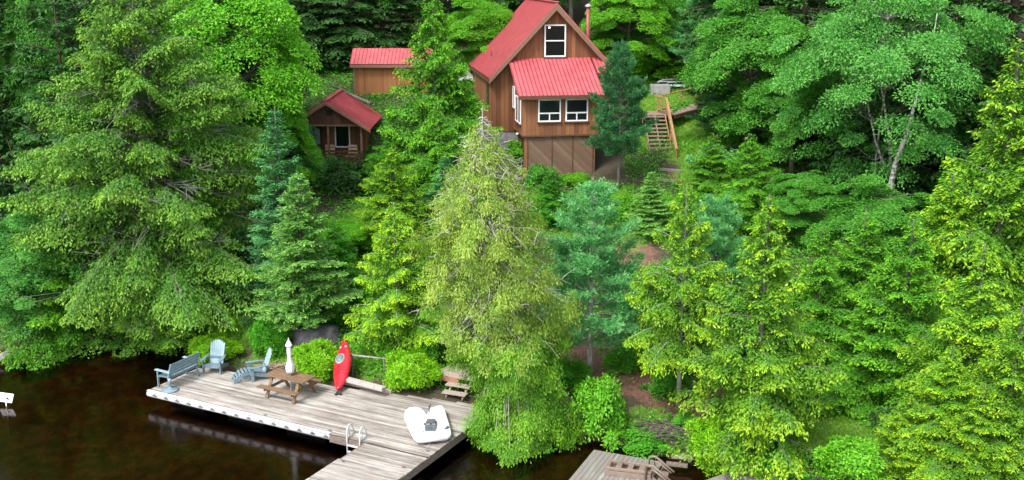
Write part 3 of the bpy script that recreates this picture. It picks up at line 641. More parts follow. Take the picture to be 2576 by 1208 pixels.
def boards(name, poly, z, mat, parent, along='x', wid=.14, gap=.012, th=.035, seed=1, maxlen=20):
    """boards clipped to a convex polygon, one mesh, each board a solid with its own tint"""
    r = random.Random(seed); mb = MB(); tint = []
    ps = [(p[0], p[1]) if along == 'x' else (p[1], p[0]) for p in poly]; lo = min(p[1] for p in ps); hi = max(p[1] for p in ps)
    def rng_(yc):
        xs_ = []
        for i in range(len(ps)):
            (x0_, y0_), (x1_, y1_) = ps[i], ps[(i + 1) % len(ps)]
            if (y0_ - yc) * (y1_ - yc) < 0: xs_.append(x0_ + (x1_ - x0_) * (yc - y0_) / (y1_ - y0_))
        return (min(xs_), max(xs_)) if len(xs_) > 1 else None
    y = lo
    while y + wid * .6 < hi:
        yc = y + wid / 2; q = rng_(min(yc, hi - .01))
        if q and q[1] - q[0] > .1:
            x = q[0]; first = True
            while x < q[1] - .01:
                ln = r.uniform(.5, 1) * maxlen if first else maxlen; first = False; xe = min(q[1], x + ln)
                if q[1] - xe < .4: xe = q[1]
                dz = r.gauss(0, .0015); h_ = gap / 2; a0, a1 = x + .002, xe - .002
                if along == 'x': mb.box(a0, a1, y + h_, y + wid - h_, z - th + dz, z + dz)
                else: mb.box(y + h_, y + wid - h_, a0, a1, z - th + dz, z + dz)
                tint += [r.random()] * 8; x = xe
        y += wid
    o = mb.build(name, mat, parent); a = o.data.attributes.new('board', 'FLOAT', 'POINT'); a.data.foreach_set('value', tint); return o
deckpoly = [(0, 0), (11.75, 0), (11.75, 4.35), (0, 2.55)]
boards('decking', deckpoly, DT, DKX, dk, seed=2)
WX0, WX1 = 9.42, 11.75
wd = mottled('dock_framing', [(.3, (.09, .07, .055)), (.7, (.22, .18, .15))], 7, .9, (1, 1, 3), .008)
boards('walkway', [(WX0, -.012), (WX1, -.012), (WX1, -1.34), (WX0, -1.34)], DT - .012, DKX, dk, seed=5)
boards('walkway', [(WX0 - .1, -1.37), (WX1 - .02, -1.37), (WX1 - .02, -2.75), (WX0 - .1, -2.75)], DT - .016, DKX, dk, seed=6)
boards('walkway', [(WX0 - .1, -2.78), (WX1 - .02, -2.78), (WX1 - .02, -5.6), (WX0 - .1, -5.6)], DT - .014, DKX, dk, seed=8)
f = MB(); f.box(WX1 - .05, WX1 - .01, -5.6, 4.3, DT - .28, DT - .055); f.box(WX0 - .09, WX0 - .05, -5.6, -.02, DT - .28, DT - .055); f.box(.02, .06, .05, 2.5, DT - .25, DT - .045)
f.box(8.0, WX0, -.05, -.012, DT - .28, DT - .045); f.box(.1, 11.6, .06, .1, DT - .25, DT - .045); f.box(.1, 11.6, 1.6, 1.7, DT - .25, DT - .045); f.box(WX0, WX1 - .06, -5.62, -5.58, DT - .28, DT - .06)
f.build('frame', wd, dk)
fl = mottled('float_black', [(.3, (.012, .012, .013)), (.7, (.03, .03, .03))], 5, .7, bd=0)
f = MB(); [f.box(x, x + 1.6, .5, 1.9, -.15, DT - .26) for x in (.6, 3.2, 5.8, 8.4)]; f.box(WX0 + .2, WX1 - .3, -4.6, -3.2, -.15, DT - .3); f.box(WX0 + .3, WX1 - .3, -1.2, -.2, -.15, DT - .3); f.build('float', fl, dk)
bump_m = mottled('bumper_white', [(.3, (.55, .55, .56)), (.7, (.78, .78, .78))], 4, .5, bd=0)
f = MB()
prof = [(-.0, DT - .03), (-.055, DT - .05), (-.075, DT - .11), (-.06, DT - .19), (-.0, DT - .215)]
vs = [(x, y, z) for x in (.0, 8.0) for y, z in prof]; f.add(vs, [(i, i + 1, i + 6, i + 5) for i in range(4)] + [(0, 5, 9, 4), (0, 4, 3, 2, 1), (5, 6, 7, 8, 9)], True)
f.box(.0, 8.0, -.07, .05, DT + .003, DT + .016); f.build('bumper', bump_m, dk)
brk = mottled('bracket_grey', [(.3, (.1, .11, .12)), (.7, (.22, .23, .25))], 5, .5, bd=0)
for i in range(15):
    x = .4 + i * .535; f = MB(); f.tube([(x, -.083, DT - .09), (x, -.1, DT - .095)], [.075, .05], 8); f.box(x - .1, x + .1, -.095, -.072, DT - .13, DT - .09); f.build('bracket', brk, dk)
for x, y in ((9.6, -1.5), (11.45, -1.0), (11.4, -2.6), (9.55, -3.0), (7.9, .12), (5.2, .15), (11.5, .3)):
    f = MB(); f.tube([(x - .07, y, DT + .05), (x + .07, y, DT + .05)], .016, 6); f.box(x - .02, x + .02, y - .02, y + .02, DT, DT + .04); f.build('cleat', brk, dk)

# ladder
ld_m = mottled('ladder_white', [(.3, (.42, .45, .46)), (.7, (.58, .61, .62))], 4, .4, bd=0)
ld = empty('swim_ladder', Lw(8.98, -.02, DT), DTH, 'white swim ladder with two looped handrails at the inner corner of the walkway', 'ladder')
ld.scale = (.88, .88, .88)
for sx in (-.28, .28):
    f = MB(); pts = [(sx, -.09, -.9), (sx, -.09, .28), (sx, -.04, .42), (sx, .07, .5), (sx, .2, .46), (sx, .28, .34), (sx, .4, .03)]
    f.tube(pts, .028, 8); f.tube([(sx, -.09, .06), (sx, .38, .06)], .022, 8); f.tube([(sx, .07, .48), (sx, .07, .06)], .018, 8); f.build('handrail', ld_m, ld)
for z in (-.75, -.5, -.25): MB().box(-.25, .25, -.14, -.05, z, z + .03).build('step', ld_m, ld)
MB().box(-.34, .34, .33, .45, .003, .02).build('mounting_plate', ld_m, ld)

# ---------------------------------------------------------------- dock furniture
blue = mottled('blue_grey_plastic', [(.3, (.11, .17, .21)), (.7, (.18, .26, .31))], 7, .55, bd=.002)
blue_pale = mottled('pale_blue_plastic', [(.3, (.2, .3, .34)), (.7, (.31, .43, .46))], 7, .55, bd=.002)
def face(px0, py0, px1, py1, z):
    a = Pz(px0, py0, z); b2 = Pz(px1, py1, z); return a, b2
# bench: length along the dock's depth, facing +dock x
bn = empty('garden_bench', Lw(.36, 1.15, DT), DTH + radians(-88), 'blue grey slatted bench with arms along the far left edge of the dock', 'bench')
# local: x length (-.78..+.78), y forward is -y (faces -y)
f = MB(); [f.box(-.75, .75, -.28 + q * .105, -.19 + q * .105, .42, .445) for q in range(5)]; f.build('seat', blue, bn, .004)
f = MB()
for q in range(4):
    z = .56 + q * .115; y = .245 + (z - .45) * .28; f.bar((-.76, y, z), (.76, y, z), .022, .098, (0, .27, 1))
f.build('backrest', blue, bn, .004)
for sx in (-.72, .72):
    MB().bar((sx, -.27, 0), (sx, -.27, .63), .07, .045, (0, 1, 0)).build('leg', blue, bn); MB().bar((sx, .3, 0), (sx, .2, .45), .07, .045, (0, 1, 0)).build('leg', blue, bn)
    MB().bar((sx, -.37, .655), (sx, .31, .63), .12, .03).build('armrest', blue_pale, bn)
    MB().bar((sx, .21, .45), (sx, .38, .95), .045, .07, (0, 1, 0)).build('back_post', blue, bn)
f = MB(); f.box(-.75, .75, -.26, -.235, .33, .415); f.box(-.7, .7, .17, .195, .33, .415); f.box(-.02, .02, .2, .235, .33, .62); f.build('seat_frame', blue, bn)

def adirondack(name, loc, rz, label, cat, foot=False):
    c = empty(name, loc, rz, label, cat, 'blue adirondack chairs on the dock')
    # faces -y ; seat slopes back
    f = MB()
    for q in range(6): 
        y = -.27 + q * .085; z = .37 - (y + .27) * .26; f.bar((-.26, y, z), (.26, y, z), .075, .022, (0, .25, 1))
    f.build('seat', blue, c, .004)
    f = MB()
    for q in range(7):
        x = (q - 3) * .072; top = .86 - .03 * (q - 3) ** 2 / 3 * 1.2; fan = 1.12
        a = Vector((x, .19, .24)); e = Vector((x * fan, .19 + top * .36, .24 + top * .95)); n = Vector((0, -.93, .35))
        f.bar(a, e, .074 if q % 1 == 0 else .06, .02, n)
    # rounded slat tops
    for q in range(7):
        x = (q - 3) * .072 * 1.12; top = .86 - .03 * (q - 3) ** 2 / 3 * 1.2; f.tube([(x, .178 + top * .36, .24 + top * .95), (x, .2 + top * .36, .236 + top * .95)], .036, 8)
    f.build('backrest', blue_pale, c, .003)
    for s_ in (-1, 1):
        f = MB(); f.prism([(s_ * .27, -.38), (s_ * .41, -.40), (s_ * .43, -.2), (s_ * .38, .1), (s_ * .33, .36), (s_ * .28, .36)][::s_], .53, .555); f.build('armrest', blue, c, .004)
        MB().box(s_ * .33 - .02, s_ * .33 + .02, -.34, -.22, 0, .527).build('leg', blue, c)
        MB().bar((s_ * .285, -.36, .32), (s_ * .285, .62, .06), .035, .13, (0, .3, 1)).build('side_rail', blue, c)
    MB().box(-.26, .26, -.355, -.325, .25, .37).build('front_rail', blue, c); MB().bar((-.3, .24, .48), (.3, .24, .48), .03, .07).build('cross_rail', blue, c)
    return c
adirondack('adirondack_chair', Pz(541, 934, DT) , radians(-6), 'pale blue fan backed adirondack chair facing the water, backed by the leftmost round shrub', 'chair')
c2p = Pz(651, 951, DT); c2 = adirondack('adirondack_chair', c2p, radians(-66), 'pale blue adirondack chair seen from its side, with a slatted footrest in front', 'chair')
ft = empty('footrest', c2p + Matrix.Rotation(radians(-66), 3, 'Z') @ Vector((0, -.6, 0)), radians(-66), 'curved blue slatted footrest in front of the side-on adirondack chair', 'footrest')
pts = [(.26, .36), (.14, .375), (.02, .36), (-.1, .31), (-.2, .24), (-.28, .15), (-.33, .05)]
f = MB()
for i, (y, z) in enumerate(pts):
    j = min(i, len(pts) - 2); t_ = Vector((0, pts[j + 1][0] - pts[j][0], pts[j + 1][1] - pts[j][1])); n_ = Vector((0, t_.z, -t_.y))
    f.bar((-.26, y, z), (.26, y, z), .07, .02, n_ if n_.z > 0 else -n_)
f.build('slats', blue, ft)
for s_ in (-1, 1):
    f = MB(); top = [(y, z - .015) for y, z in pts]; bot = [(-.26, 0), (-.2, .05), (-.1, .15), (.05, .24), (.26, .27)]
    ring = top + [(-.36, .0)] + bot; vs = [(s_ * .235 + dxx, y, z) for dxx in (-.015, .015) for y, z in ring]; n_ = len(ring)
    f.add(vs, [tuple(range(n_)), tuple(range(n_, 2 * n_))[::-1]] + [(i, i + n_, (i + 1) % n_ + n_, (i + 1) % n_) for i in range(n_)]); f.build('side_rail', blue, ft)
    MB().box(s_ * .2 - .015, s_ * .2 + .015, .16, .23, 0, .3).build('leg', blue, ft)

# picnic table
ca, cb2 = Pz(666.7, 943, DT + .75), Pz(764, 964, DT + .75); cc, cd = Pz(792, 946, DT + .75), Pz(695, 925, DT + .75)
ctr = (ca + cb2 + cc + cd) / 4; ln = ((cb2 - ca).length + (cc - cd).length) / 2; wdt = ((cd - ca).length + (cc - cb2).length) / 2
tab_m = mottled('table_wood', [(.3, (.1, .06, .032)), (.55, (.18, .11, .06)), (.75, (.26, .18, .11))], 3, .8, (.6, 7, 7), .004)
ang = atan2((cb2 - ca).y, (cb2 - ca).x)
pt_ = empty('picnic_table', (ctr.x, ctr.y, DT), ang, 'brown wooden picnic table with attached benches in the middle of the dock', 'picnic table')
TL, TW = min(max(ln, 1.5), 2.0), min(max(wdt, .7), .85)
f = MB(); nbd = 5
for q in range(nbd):
    y0_ = -TW / 2 + q * TW / nbd; f.box(-TL / 2, TL / 2, y0_ + .004, y0_ + TW / nbd - .004, .71, .75)
f.build('tabletop', tab_m, pt_, .003)
for s_ in (-1, 1):
    f = MB(); yc = s_ * (TW / 2 + .3); f.box(-TL / 2, TL / 2, yc - .12, yc - .003, .42, .46); f.box(-TL / 2, TL / 2, yc + .003, yc + .12, .42, .46); f.build('bench_seat', tab_m, pt_, .003)
for sx in (-1, 1):
    x = sx * TL * .34
    for s_ in (-1, 1): MB().bar((x, s_ * (TW / 2 + .24), .0), (x, s_ * .24, .705), .04, .12, (1, 0, 0)).build('leg', tab_m, pt_)
    f = MB(); f.box(x + .022 * 1.2, x + .065, -TW / 2 - .4, TW / 2 + .4, .32, .417); f.box(x + .026, x + .06, -TW / 2 + .03, TW / 2 - .03, .62, .705); f.build('crossbeam', tab_m, pt_)
    f = MB(); f.bar((x + .045 if sx < 0 else x - .03, 0, .36), (sx * .12, 0, .69), .04, .08); f.build('brace', tab_m, pt_)
# closed umbrella through the table
umb = empty('closed_umbrella', (ctr.x + .02, ctr.y, DT), 0, 'closed white patio umbrella standing up through the picnic table', 'umbrella')
cloth = mottled('umbrella_cloth', [(.3, (.66, .64, .68)), (.7, (.82, .8, .84))], 4, .8, bd=.01)
f = MB(); f.tube([(0, 0, .0), (0, 0, 2.02)], .019, 8); f.build('pole', mottled('umbrella_pole', [(.3, (.5, .46, .42)), (.7, (.6, .56, .5))], 4, .5, bd=0), umb)
f = MB(); n = 24; prof = [(.04, .84), (.125, .88), (.145, 1.0), (.115, 1.18), (.065, 1.34), (.06, 1.42), (.075, 1.6), (.07, 1.78), (.045, 1.83)]
vs = []
for r_, z in prof:
    for k in range(n):
        a = 2 * pi * k / n; rr = r_ * (1 + .2 * cos(8 * a + z)); vs.append((rr * cos(a), rr * sin(a), z + (.03 * cos(8 * a) if z < 1 else 0)))
f.add(vs, [(i * n + k, i * n + (k + 1) % n, (i + 1) * n + (k + 1) % n, (i + 1) * n + k) for i in range(len(prof) - 1) for k in range(n)] + [tuple(range(n))[::-1], tuple(range((len(prof) - 1) * n, len(prof) * n))], True)
f.build('canopy', cloth, umb)
f = MB(); f.lathe([(.13, 1.84), (.12, 1.87), (.07, 1.98), (.02, 2.06), (.012, 2.12), (.004, 2.14)], 12); f.build('top_vent', cloth, umb)

# round stand beside the bench
ub = empty('umbrella_base', Lw(.72, .36, DT), DTH, 'round blue grey base at the near end of the bench on the dock corner', 'stand')
f = MB(); f.lathe([(.3, .003), (.31, .03), (.28, .06), (.1, .09), (.05, .12), (.045, .16)], 20); f.build('base_plate', blue, ub)
f = MB(); f.lathe([(.045, .165), (.045, .34), (.06, .36), (.055, .44), (.02, .45)], 12); f.build('socket', blue_pale, ub)

# kayak leaning up the bank
ka = Pz(853, 985, DT + .06); kb = Py(869, 861, 37.75)
red = mottled('kayak_red', [(.3, (.45, .01, .02)), (.7, (.58, .02, .035))], 2, .22, bd=0, spec=.7)
black = mottled('black_rubber', [(.3, (.012, .012, .012)), (.7, (.03, .03, .032))], 4, .6, bd=0)
kl = (kb - ka).length; kd = (kb - ka).normalized()
kn = Vector((-.25, -.75, .62)); kn = (kn - kd * kn.dot(kd)).normalized(); ks = kd.cross(kn)
KM = Matrix((( ks.x, kd.x, kn.x, ka.x), (ks.y, kd.y, kn.y, ka.y), (ks.z, kd.z, kn.z, ka.z), (0, 0, 0, 1)))
kk_ = empty('kayak', (0, 0, 0), 0, 'red kayak with grey round hatch propped nose-up between two round shrubs', 'kayak'); kk_.matrix_world = KM
f = MB(); ns = 22; nc = 16; vs = []
def kw(t): return .335 * (sin(pi * (t * .97 + .015)) ** .62) * (1 - .15 * abs(t - .5))
for i in range(ns + 1):
    t_ = i / ns; y = kl * t_; w2 = max(.03, kw(t_)); rk = .10 * (2 * t_ - 1) ** 4 + .02
    for k in range(nc):
        a = 2 * pi * k / nc; x = w2 * cos(a); z = sin(a) * (.13 if sin(a) > 0 else .17) * (.35 + .65 * sin(pi * min(1, max(0, t_))) ** .5)
        vs.append((x, y, z + rk))
f.add(vs, [(i * nc + k, i * nc + (k + 1) % nc, (i + 1) * nc + (k + 1) % nc, (i + 1) * nc + k) for i in range(ns) for k in range(nc)] + [tuple(range(nc))[::-1], tuple(range(ns * nc, ns * nc + nc))], True)
f.build('hull', red, kk_)
f = MB(); f.lathe([(.2, 0), (.22, .02), (.2, .05), (.17, .055)], 20, Matrix.Translation((-.06, kl * .61, .12)) @ Matrix.Diagonal((.85, 1.15, 1, 1))); cp = f.build('coaming', mottled('hatch_rim', [(.3, (.2, .24, .24)), (.7, (.3, .34, .34))], 4, .4, bd=0), kk_)
f = MB(); f.lathe([(.165, .05), (.165, .062), (.05, .075)], 20, Matrix.Translation((-.06, kl * .61, .122)) @ Matrix.Diagonal((.85, 1.15, 1, 1))); f.build('cover', mottled('hatch_cover', [(.3, (.1, .14, .15)), (.7, (.18, .23, .23))], 7, .5, bd=0), cp)
f = MB()
for q in (.3, .36, .42):
    f.tube([(-.22, kl * q, .12), (0, kl * (q + .03), .175), (.24, kl * (q - .01), .11)], .01, 5)
f.build('deck_cord', black, kk_)
f = MB(); f.prism([(-.03, -.03), (.06, -.03), (.14, -.2), (.05, -.22), (.02, -.13), (-.05, -.24), (-.13, -.2)], -.02, .09); f.build('rudder', black, kk_)
for q, sx in ((.85, -.1), (.85, .1)):
    f = MB(); f.lathe([(.05, 0), (.045, .02), (.01, .03)], 10, Matrix.Translation((sx, kl * q, .12))); f.build('deck_fitting', mottled('fitting_%d' % (sx > 0), [(.3, (.6, .2, .18)), (.7, (.8, .45, .4))], 4, .3, bd=0), kk_)

# white pedal boat
bt_m = mottled('boat_white', [(.3, (.8, .8, .81)), (.7, (.9, .9, .9))], 2, .35, bd=0)
pb_p = [Pz(x_, y_, DT + .3) for x_, y_ in [(1016, 1046), (1019, 1031), (1028, 1024), (1044, 1022), (1056, 1024), (1065, 1033), (1072, 1044), (1076, 1043), (1078, 1031), (1087, 1024), (1102, 1019), (1113, 1018), (1119, 1026), (1126, 1050), (1134, 1078), (1135, 1090), (1127, 1096), (1092, 1100), (1058, 1104), (1046, 1102), (1037, 1092), (1025, 1068)]]
cen = sum(pb_p, Vector()) / len(pb_p); cen.z = DT
pb = empty('pedal_boat', cen, 0, 'white two lobed plastic pedal boat resting on the dock by the walkway', 'pedal boat')
loc = [p - cen for p in pb_p]
def inset(k, z): return [Vector((p.x * k, p.y * k, z)) for p in loc]
rings = [inset(.88, .06), inset(.97, .14), inset(1.0, .24), inset(.985, .28), inset(.95, .3), inset(.8, .325), inset(.5, .33)]
f = MB(); n = len(loc); vs = [v for r_ in rings for v in r_]
f.add(vs, [(i * n + k, (i + 1) * n + k, (i + 1) * n + (k + 1) % n, i * n + (k + 1) % n)[::-1] for i in range(6) for k in range(n)] + [tuple(range(n)), tuple(range(6 * n, 7 * n))[::-1]], True)
o = f.build('hull', bt_m, pb)
import bmesh
bm2 = bmesh.new(); bm2.from_mesh(o.data); bmesh.ops.recalc_face_normals(bm2, faces=bm2.faces); bm2.to_mesh(o.data); bm2.free()
f = MB(); [f.box(p[0] - .12, p[0] + .12, p[1] - .4, p[1] + .4, .003, .08) for p in ((-.35, 0), (.35, -.1))]; f.build('keel', bt_m, pb)
dk_m = mottled('pedal_housing_grey', [(.3, (.05, .06, .07)), (.7, (.13, .15, .17))], 6, .5, bd=0)
hpos = Pz(1083, 1072, DT + .35) - cen
f = MB(); bx_ = lambda x0, x1, y0, y1, z0, z1: f.box(hpos.x + x0, hpos.x + x1, hpos.y + y0, hpos.y + y1, z0, z1)
bx_(-.17, .19, -.2, .28, .3, .42); bx_(-.13, .15, .02, .26, .42, .5); bx_(-.15, .18, -.36, -.2, .3, .39); bx_(-.23, -.17, .05, .15, .36, .4)
hb = f.build('pedal_housing', dk_m, pb, .015)
f = MB(); f.tube([hpos + Vector((-.06, .3, .35)), hpos + Vector((-.06, .34, .52)), hpos + Vector((-.02, .4, .56))], .022, 6); f.build('steering_lever', black, hb)
f = MB(); f.box(hpos.x - .14, hpos.x - .02, hpos.y - .08, hpos.y - .04, .43, .455); f.box(hpos.x + .06, hpos.x + .17, hpos.y - .08, hpos.y - .04, .43, .455); f.build('pedal', galv, hb)
f = MB(); q = Pz(1123, 1078, DT + .33) - cen; f.tube([q + Vector((-.05, -.08, .0)), q + Vector((0, 0, .03)), q + Vector((.05, .1, 0))], .04, 6); f.build('handle', dk_m, pb)
f = MB(); q = Pz(1056, 1091, DT + .31) - cen; f.tube([q, q + Vector((.12, .12, .015))], .02, 6); f.build('handle', dk_m, pb)
f = MB(); q = Pz(1080, 1102, DT + .2); f.tube([(0, 0, 0), (.04, -.1, -.08), (.0, -.2, -.15), (-.04, -.32, -.185)], .008, 5)
o = f.build('rope', twig_dead); o.location = q; tag(o, 'short pale rope trailing from the pedal boat onto the boards', 'rope')

# steps up from the dock to the shore landing
tan_l = mottled('tan_lumber', [(.3, (.26, .2, .17)), (.7, (.42, .35, .3))], 5, .8, (1, 6, 6), .003)
red_l = mottled('red_lumber', [(.3, (.25, .1, .07)), (.7, (.36, .18, .12))], 5, .8, (1, 6, 6), .003)
sp0 = Pz(1140, 1003, DT); stp = empty('dock_steps', sp0, radians(-22), 'tan wooden steps rising from the dock to a small slatted landing', 'steps')
for i in range(3):
    y = i * .33; z = .17 * (i + 1); wv = .45 + .02 * i
    f = MB(); f.box(-wv, wv, y, y + .14, z - .04, z); f.box(-wv, wv, y + .146, y + .29, z - .04, z); f.build('step', tan_l, stp)
for sx in (-.3, .32): 
    f = MB(); f.bar((sx, .05, -.02), (sx, 1.1, .47), .04, .1); f.box(sx - .03, sx + .03, .1, .16, 0, .13); f.box(sx - .03, sx + .03, .43, .49, 0, .3); f.build('stringer', tan_l, stp)
f = MB()
for i in range(9):
    y = .68 + i * .16; f.box(-.95 + .0 * i, .62, y + .3 * 0, y + .145, .51 + .002, .55)
ld_ = f.build('landing', tan_l, stp)
f = MB(); f.box(-.97, -.1, .64, .678, .33, .5); f.box(-.97, -.93, .68, 2.1, .35, .5); f.build('rim_board', red_l, stp)

# curb timber, rail pole, boulder, driftwood
a = Pz(866, 953, .85); b2 = Pz(966, 979, .85)
f = MB(); f.bar((0, 0, 0), b2 - a, .26, .13); o = f.build('curb_timber', mottled('curb_grey', [(.3, (.26, .22, .2)), (.7, (.5, .45, .42))], 6, .9, (3, 1, 1), .01), bevel=.02); o.location = a; tag(o, 'thick weathered timber edging the dock right of the kayak', 'timber')
a = Pz(866, 962, .66); b2 = Pz(985, 986, .62); f = MB(); f.bar((0, 0, 0), b2 - a, .1, .12); o = f.build('edge_board', tan_l); o.location = a; tag(o, 'thin pale edge board below the thick curb timber', 'board')
a = Pz(880, 893, 1.35); b2 = Pz(972, 903, 1.3); rl = empty('pole_rail', (a.x, a.y, tz(a.x, a.y) - .1), 0, 'low grey pole rail on two stakes behind the kayak', 'rail'); h0 = Vector((0, 0, a.z - rl.location.z))
f = MB(); f.tube([h0, h0 + (b2 - a)], .035, 8); f.build('pole', bark_pale, rl)
for q in (.06, .93):
    f = MB(); p = h0 + (b2 - a) * q; f.tube([(p.x, p.y, -.1), (p.x, p.y, p.z - .03)], .03, 6); f.build('stake', bark, rl)
def boulder(loc, s, label, mat, seed=1, name='boulder'):
    bm = bmesh.new(); bmesh.ops.create_icosphere(bm, subdivisions=4, radius=1)
    for v in bm.verts:
        c_ = v.co; n_ = vnoise(c_.x * 2 + seed, c_.y * 2 + c_.z * 3, 1.0, seed) * .12 + vnoise(c_.z * 5, c_.x * 5 + c_.y * 4, 1, seed) * .035
        c_ *= 1 + float(n_)
        v.co = Vector((c_.x * s[0], c_.y * s[1], (max(c_.z, -.4) if c_.z < .75 else .75 + (c_.z - .75) * .4) * s[2]))
    me = bpy.data.meshes.new(name); bm.to_mesh(me); bm.free(); me.materials.append(mat); me.polygons.foreach_set('use_smooth', [True] * len(me.polygons))
    o = mesh_obj(name, me); o.location = loc; tag(o, label, 'boulder'); return o
rock = mottled('grey_granite', [(.3, (.04, .037, .043)), (.5, (.09, .083, .095)), (.72, (.17, .16, .17))], 3, .9, bd=.05, detail=8)
bp_ = Py(797, 882, 39.6); boulder((bp_.x, 39.6, tz(bp_.x, 39.6)), (1.0, .8, .78), 'big purplish grey boulder behind the umbrella and round shrub', rock, 3)
q = ground_hit(569, 822); boulder(q + Vector((0, 0, .05)), (.28, .2, .22), 'small pale grey rock on the dark bank left of the spruces', rock, 5)
f = MB(); r5 = random.Random(9); c0 = Pz(700, 925, .6)
for i in range(70):
    a = Vector((r5.gauss(0, .42), r5.gauss(.1, .22), r5.uniform(.02, .16))); an = r5.gauss(0, .5); l_ = r5.uniform(.25, .8); d_ = Vector((cos(an), sin(an), r5.gauss(0, .12)))
    f.tube([a, a + d_ * l_ * .5 + Vector((0, 0, .02)), a + d_ * l_], [.014, .011, .006], 4, False)
o = f.build('stick_pile', mottled('dry_sticks', [(.3, (.2, .12, .09)), (.7, (.42, .32, .26))], 6, .9, bd=0)); o.location = (c0.x, c0.y + .15, tz(c0.x, c0.y + .15) + .0); tag(o, 'heap of dry brown driftwood sticks between the chair and the umbrella', 'stick pile')
f = MB(); c0 = ground_hit(1690, 1092)
for i in range(110):
    a = Vector((r5.gauss(0, .5), r5.gauss(0, .35), r5.uniform(.02, .3))); an = r5.uniform(-.9, .9); l_ = r5.uniform(.3, 1.0); d_ = Vector((cos(an), sin(an), r5.gauss(.05, .2)))
    f.tube([a - d_ * l_ * .5, a + Vector((0, 0, .05)), a + d_ * l_ * .5], [.01, .009, .004], 4, False)
o = f.build('brush_pile', mottled('brush_sticks', [(.3, (.07, .045, .05)), (.7, (.2, .14, .15))], 6, .9, bd=0)); o.location = c0; tag(o, 'heap of thin purplish dead branches on the red brown path', 'brush pile')

# second dock with resin steps
d2a, d2b = Pz(1494, 1131, .45), Pz(1676, 1164, .45); D2 = atan2((d2b - d2a).y, (d2b - d2a).x); l2 = (d2b - d2a).length
dd = empty('small_dock', (d2a.x, d2a.y, 0), D2, 'small grey board dock at the bottom edge carrying brown steps', 'dock')
DKG = deck_mat('deck_boards_grey', 'y'); DKG.node_tree.nodes['Color Ramp'].color_ramp.elements[2].color = (.17, .17, .15, 1); DKG.node_tree.nodes['Color Ramp'].color_ramp.elements[3].color = (.28, .28, .25, 1)
boards('decking', [(0, -3.2), (l2, -3.2), (l2, 0), (0, 0)], 0.45, DKG, dd, along='y', seed=11, maxlen=9, wid=.15)
f = MB(); f.box(0, l2, -.09, -.05, .2, .41); f.box(l2 - .05, l2 - .01, -3.2, -.1, .2, .41); f.box(.01, .05, -3.2, -.1, .2, .41); f.build('frame', wd, dd)
f = MB()
for x, y in ((.15, -.3), (l2 - .2, -.3), (l2 - .2, -2.6), (.15, -2.6)): f.tube([(x, y, -1.2), (x, y, .4)], .07, 8)
f.build('piling', wd, dd)
res = mottled('brown_resin', [(.3, (.15, .11, .085)), (.7, (.22, .165, .13))], 3, .6, bd=0)
ra = Pz(1530, 1172, .62); rb = Pz(1645, 1186, .62); rang = atan2((rb - ra).y, (rb - ra).x)
rs = empty('resin_dock_steps', (ra.x, ra.y, .453), rang, 'brown moulded dock steps with four square openings and looped handrails lying on the small dock', 'dock steps')
RLn = (rb - ra).length; f = MB(); hw = .62
tops = [(0, hw * -.0)]
x = 0; n4 = 4; cell = RLn / n4
zt0, zt1 = .16, .26
f.box(-.03, RLn, .2, .27, zt0, zt1); f.box(-.03, RLn, -.27, -.2, zt0, zt1)
for i in range(n4 + 1): f.box(i * cell - .085 + (.055 if i == 0 else 0), i * cell + .085, -.2, .2, zt0 + .02, zt1 - .003)
o = f.build('tread_panel', res, rs, .02)
f = MB(); f.prism_xz([(-.05, .0), (RLn + .15, .0), (RLn + .15, .02), (RLn, .157), (-.05, .157)], -.31, -.275); f.build('side_panel', res, rs, .008)
f = MB(); f.prism_xz([(-.05, .0), (RLn + .15, .0), (RLn + .15, .02), (RLn, .157), (-.05, .157)], .275, .31); f.build('side_panel', res, rs, .008)
for y in (-.33, .3):
    f = MB(); f.tube([(RLn * .86, y, .05), (RLn * .86, y, .42), (RLn * .9, y, .5), (RLn * 1.0, y, .5), (RLn * 1.08, y, .42), (RLn * 1.42, y - .1, .12)], .035, 8); f.tube([(RLn * .98, y, .1), (RLn * .98, y, .34), (RLn * 1.04, y, .36), (RLn * 1.36, y - .1, .08)], .028, 8); f.build('handrail', res, rs)
MB().box(RLn + .153, RLn + .42, -.34, .3, .03, .07).build('base_step', res, rs, .01)
# third dock, corner only
a3 = Pz(1806, 1206, .5); b3 = Pz(1872, 1174, .5); e3 = Pz(1935, 1206, .5)
d3 = empty('corner_dock', (b3.x, b3.y, 0), atan2((e3 - b3).y, (e3 - b3).x), 'corner of a plain grey brown dock at the bottom edge under yellow green shrubs', 'dock')
boards('decking', [(0, -2.6), (2.2, -2.6), (2.2, 0), (0, 0)], 0.5, DKG, d3, seed=21); f = MB(); f.box(.02, 2.18, -.08, -.04, .2, .455); f.box(.02, .06, -2.6, -.09, .2, .455); f.build('frame', wd, d3)
# shoreline beams by the small dock
for i, (p, q, lb) in enumerate([((1690, 1147), (1745, 1152), 'pale squared beam on the shore right of the small dock'), ((1676, 1166), (1730, 1172), 'dark weathered plank at the waterline right of the small dock')]):
    a = Pz(*p, .35 - .15 * i); b2 = Pz(*q, .35 - .15 * i); f = MB(); f.bar((0, 0, 0), b2 - a, .16, .1); o = f.build('shore_beam', tan_l if i == 0 else wd, bevel=.01); o.location = a; tag(o, lb, 'beam')
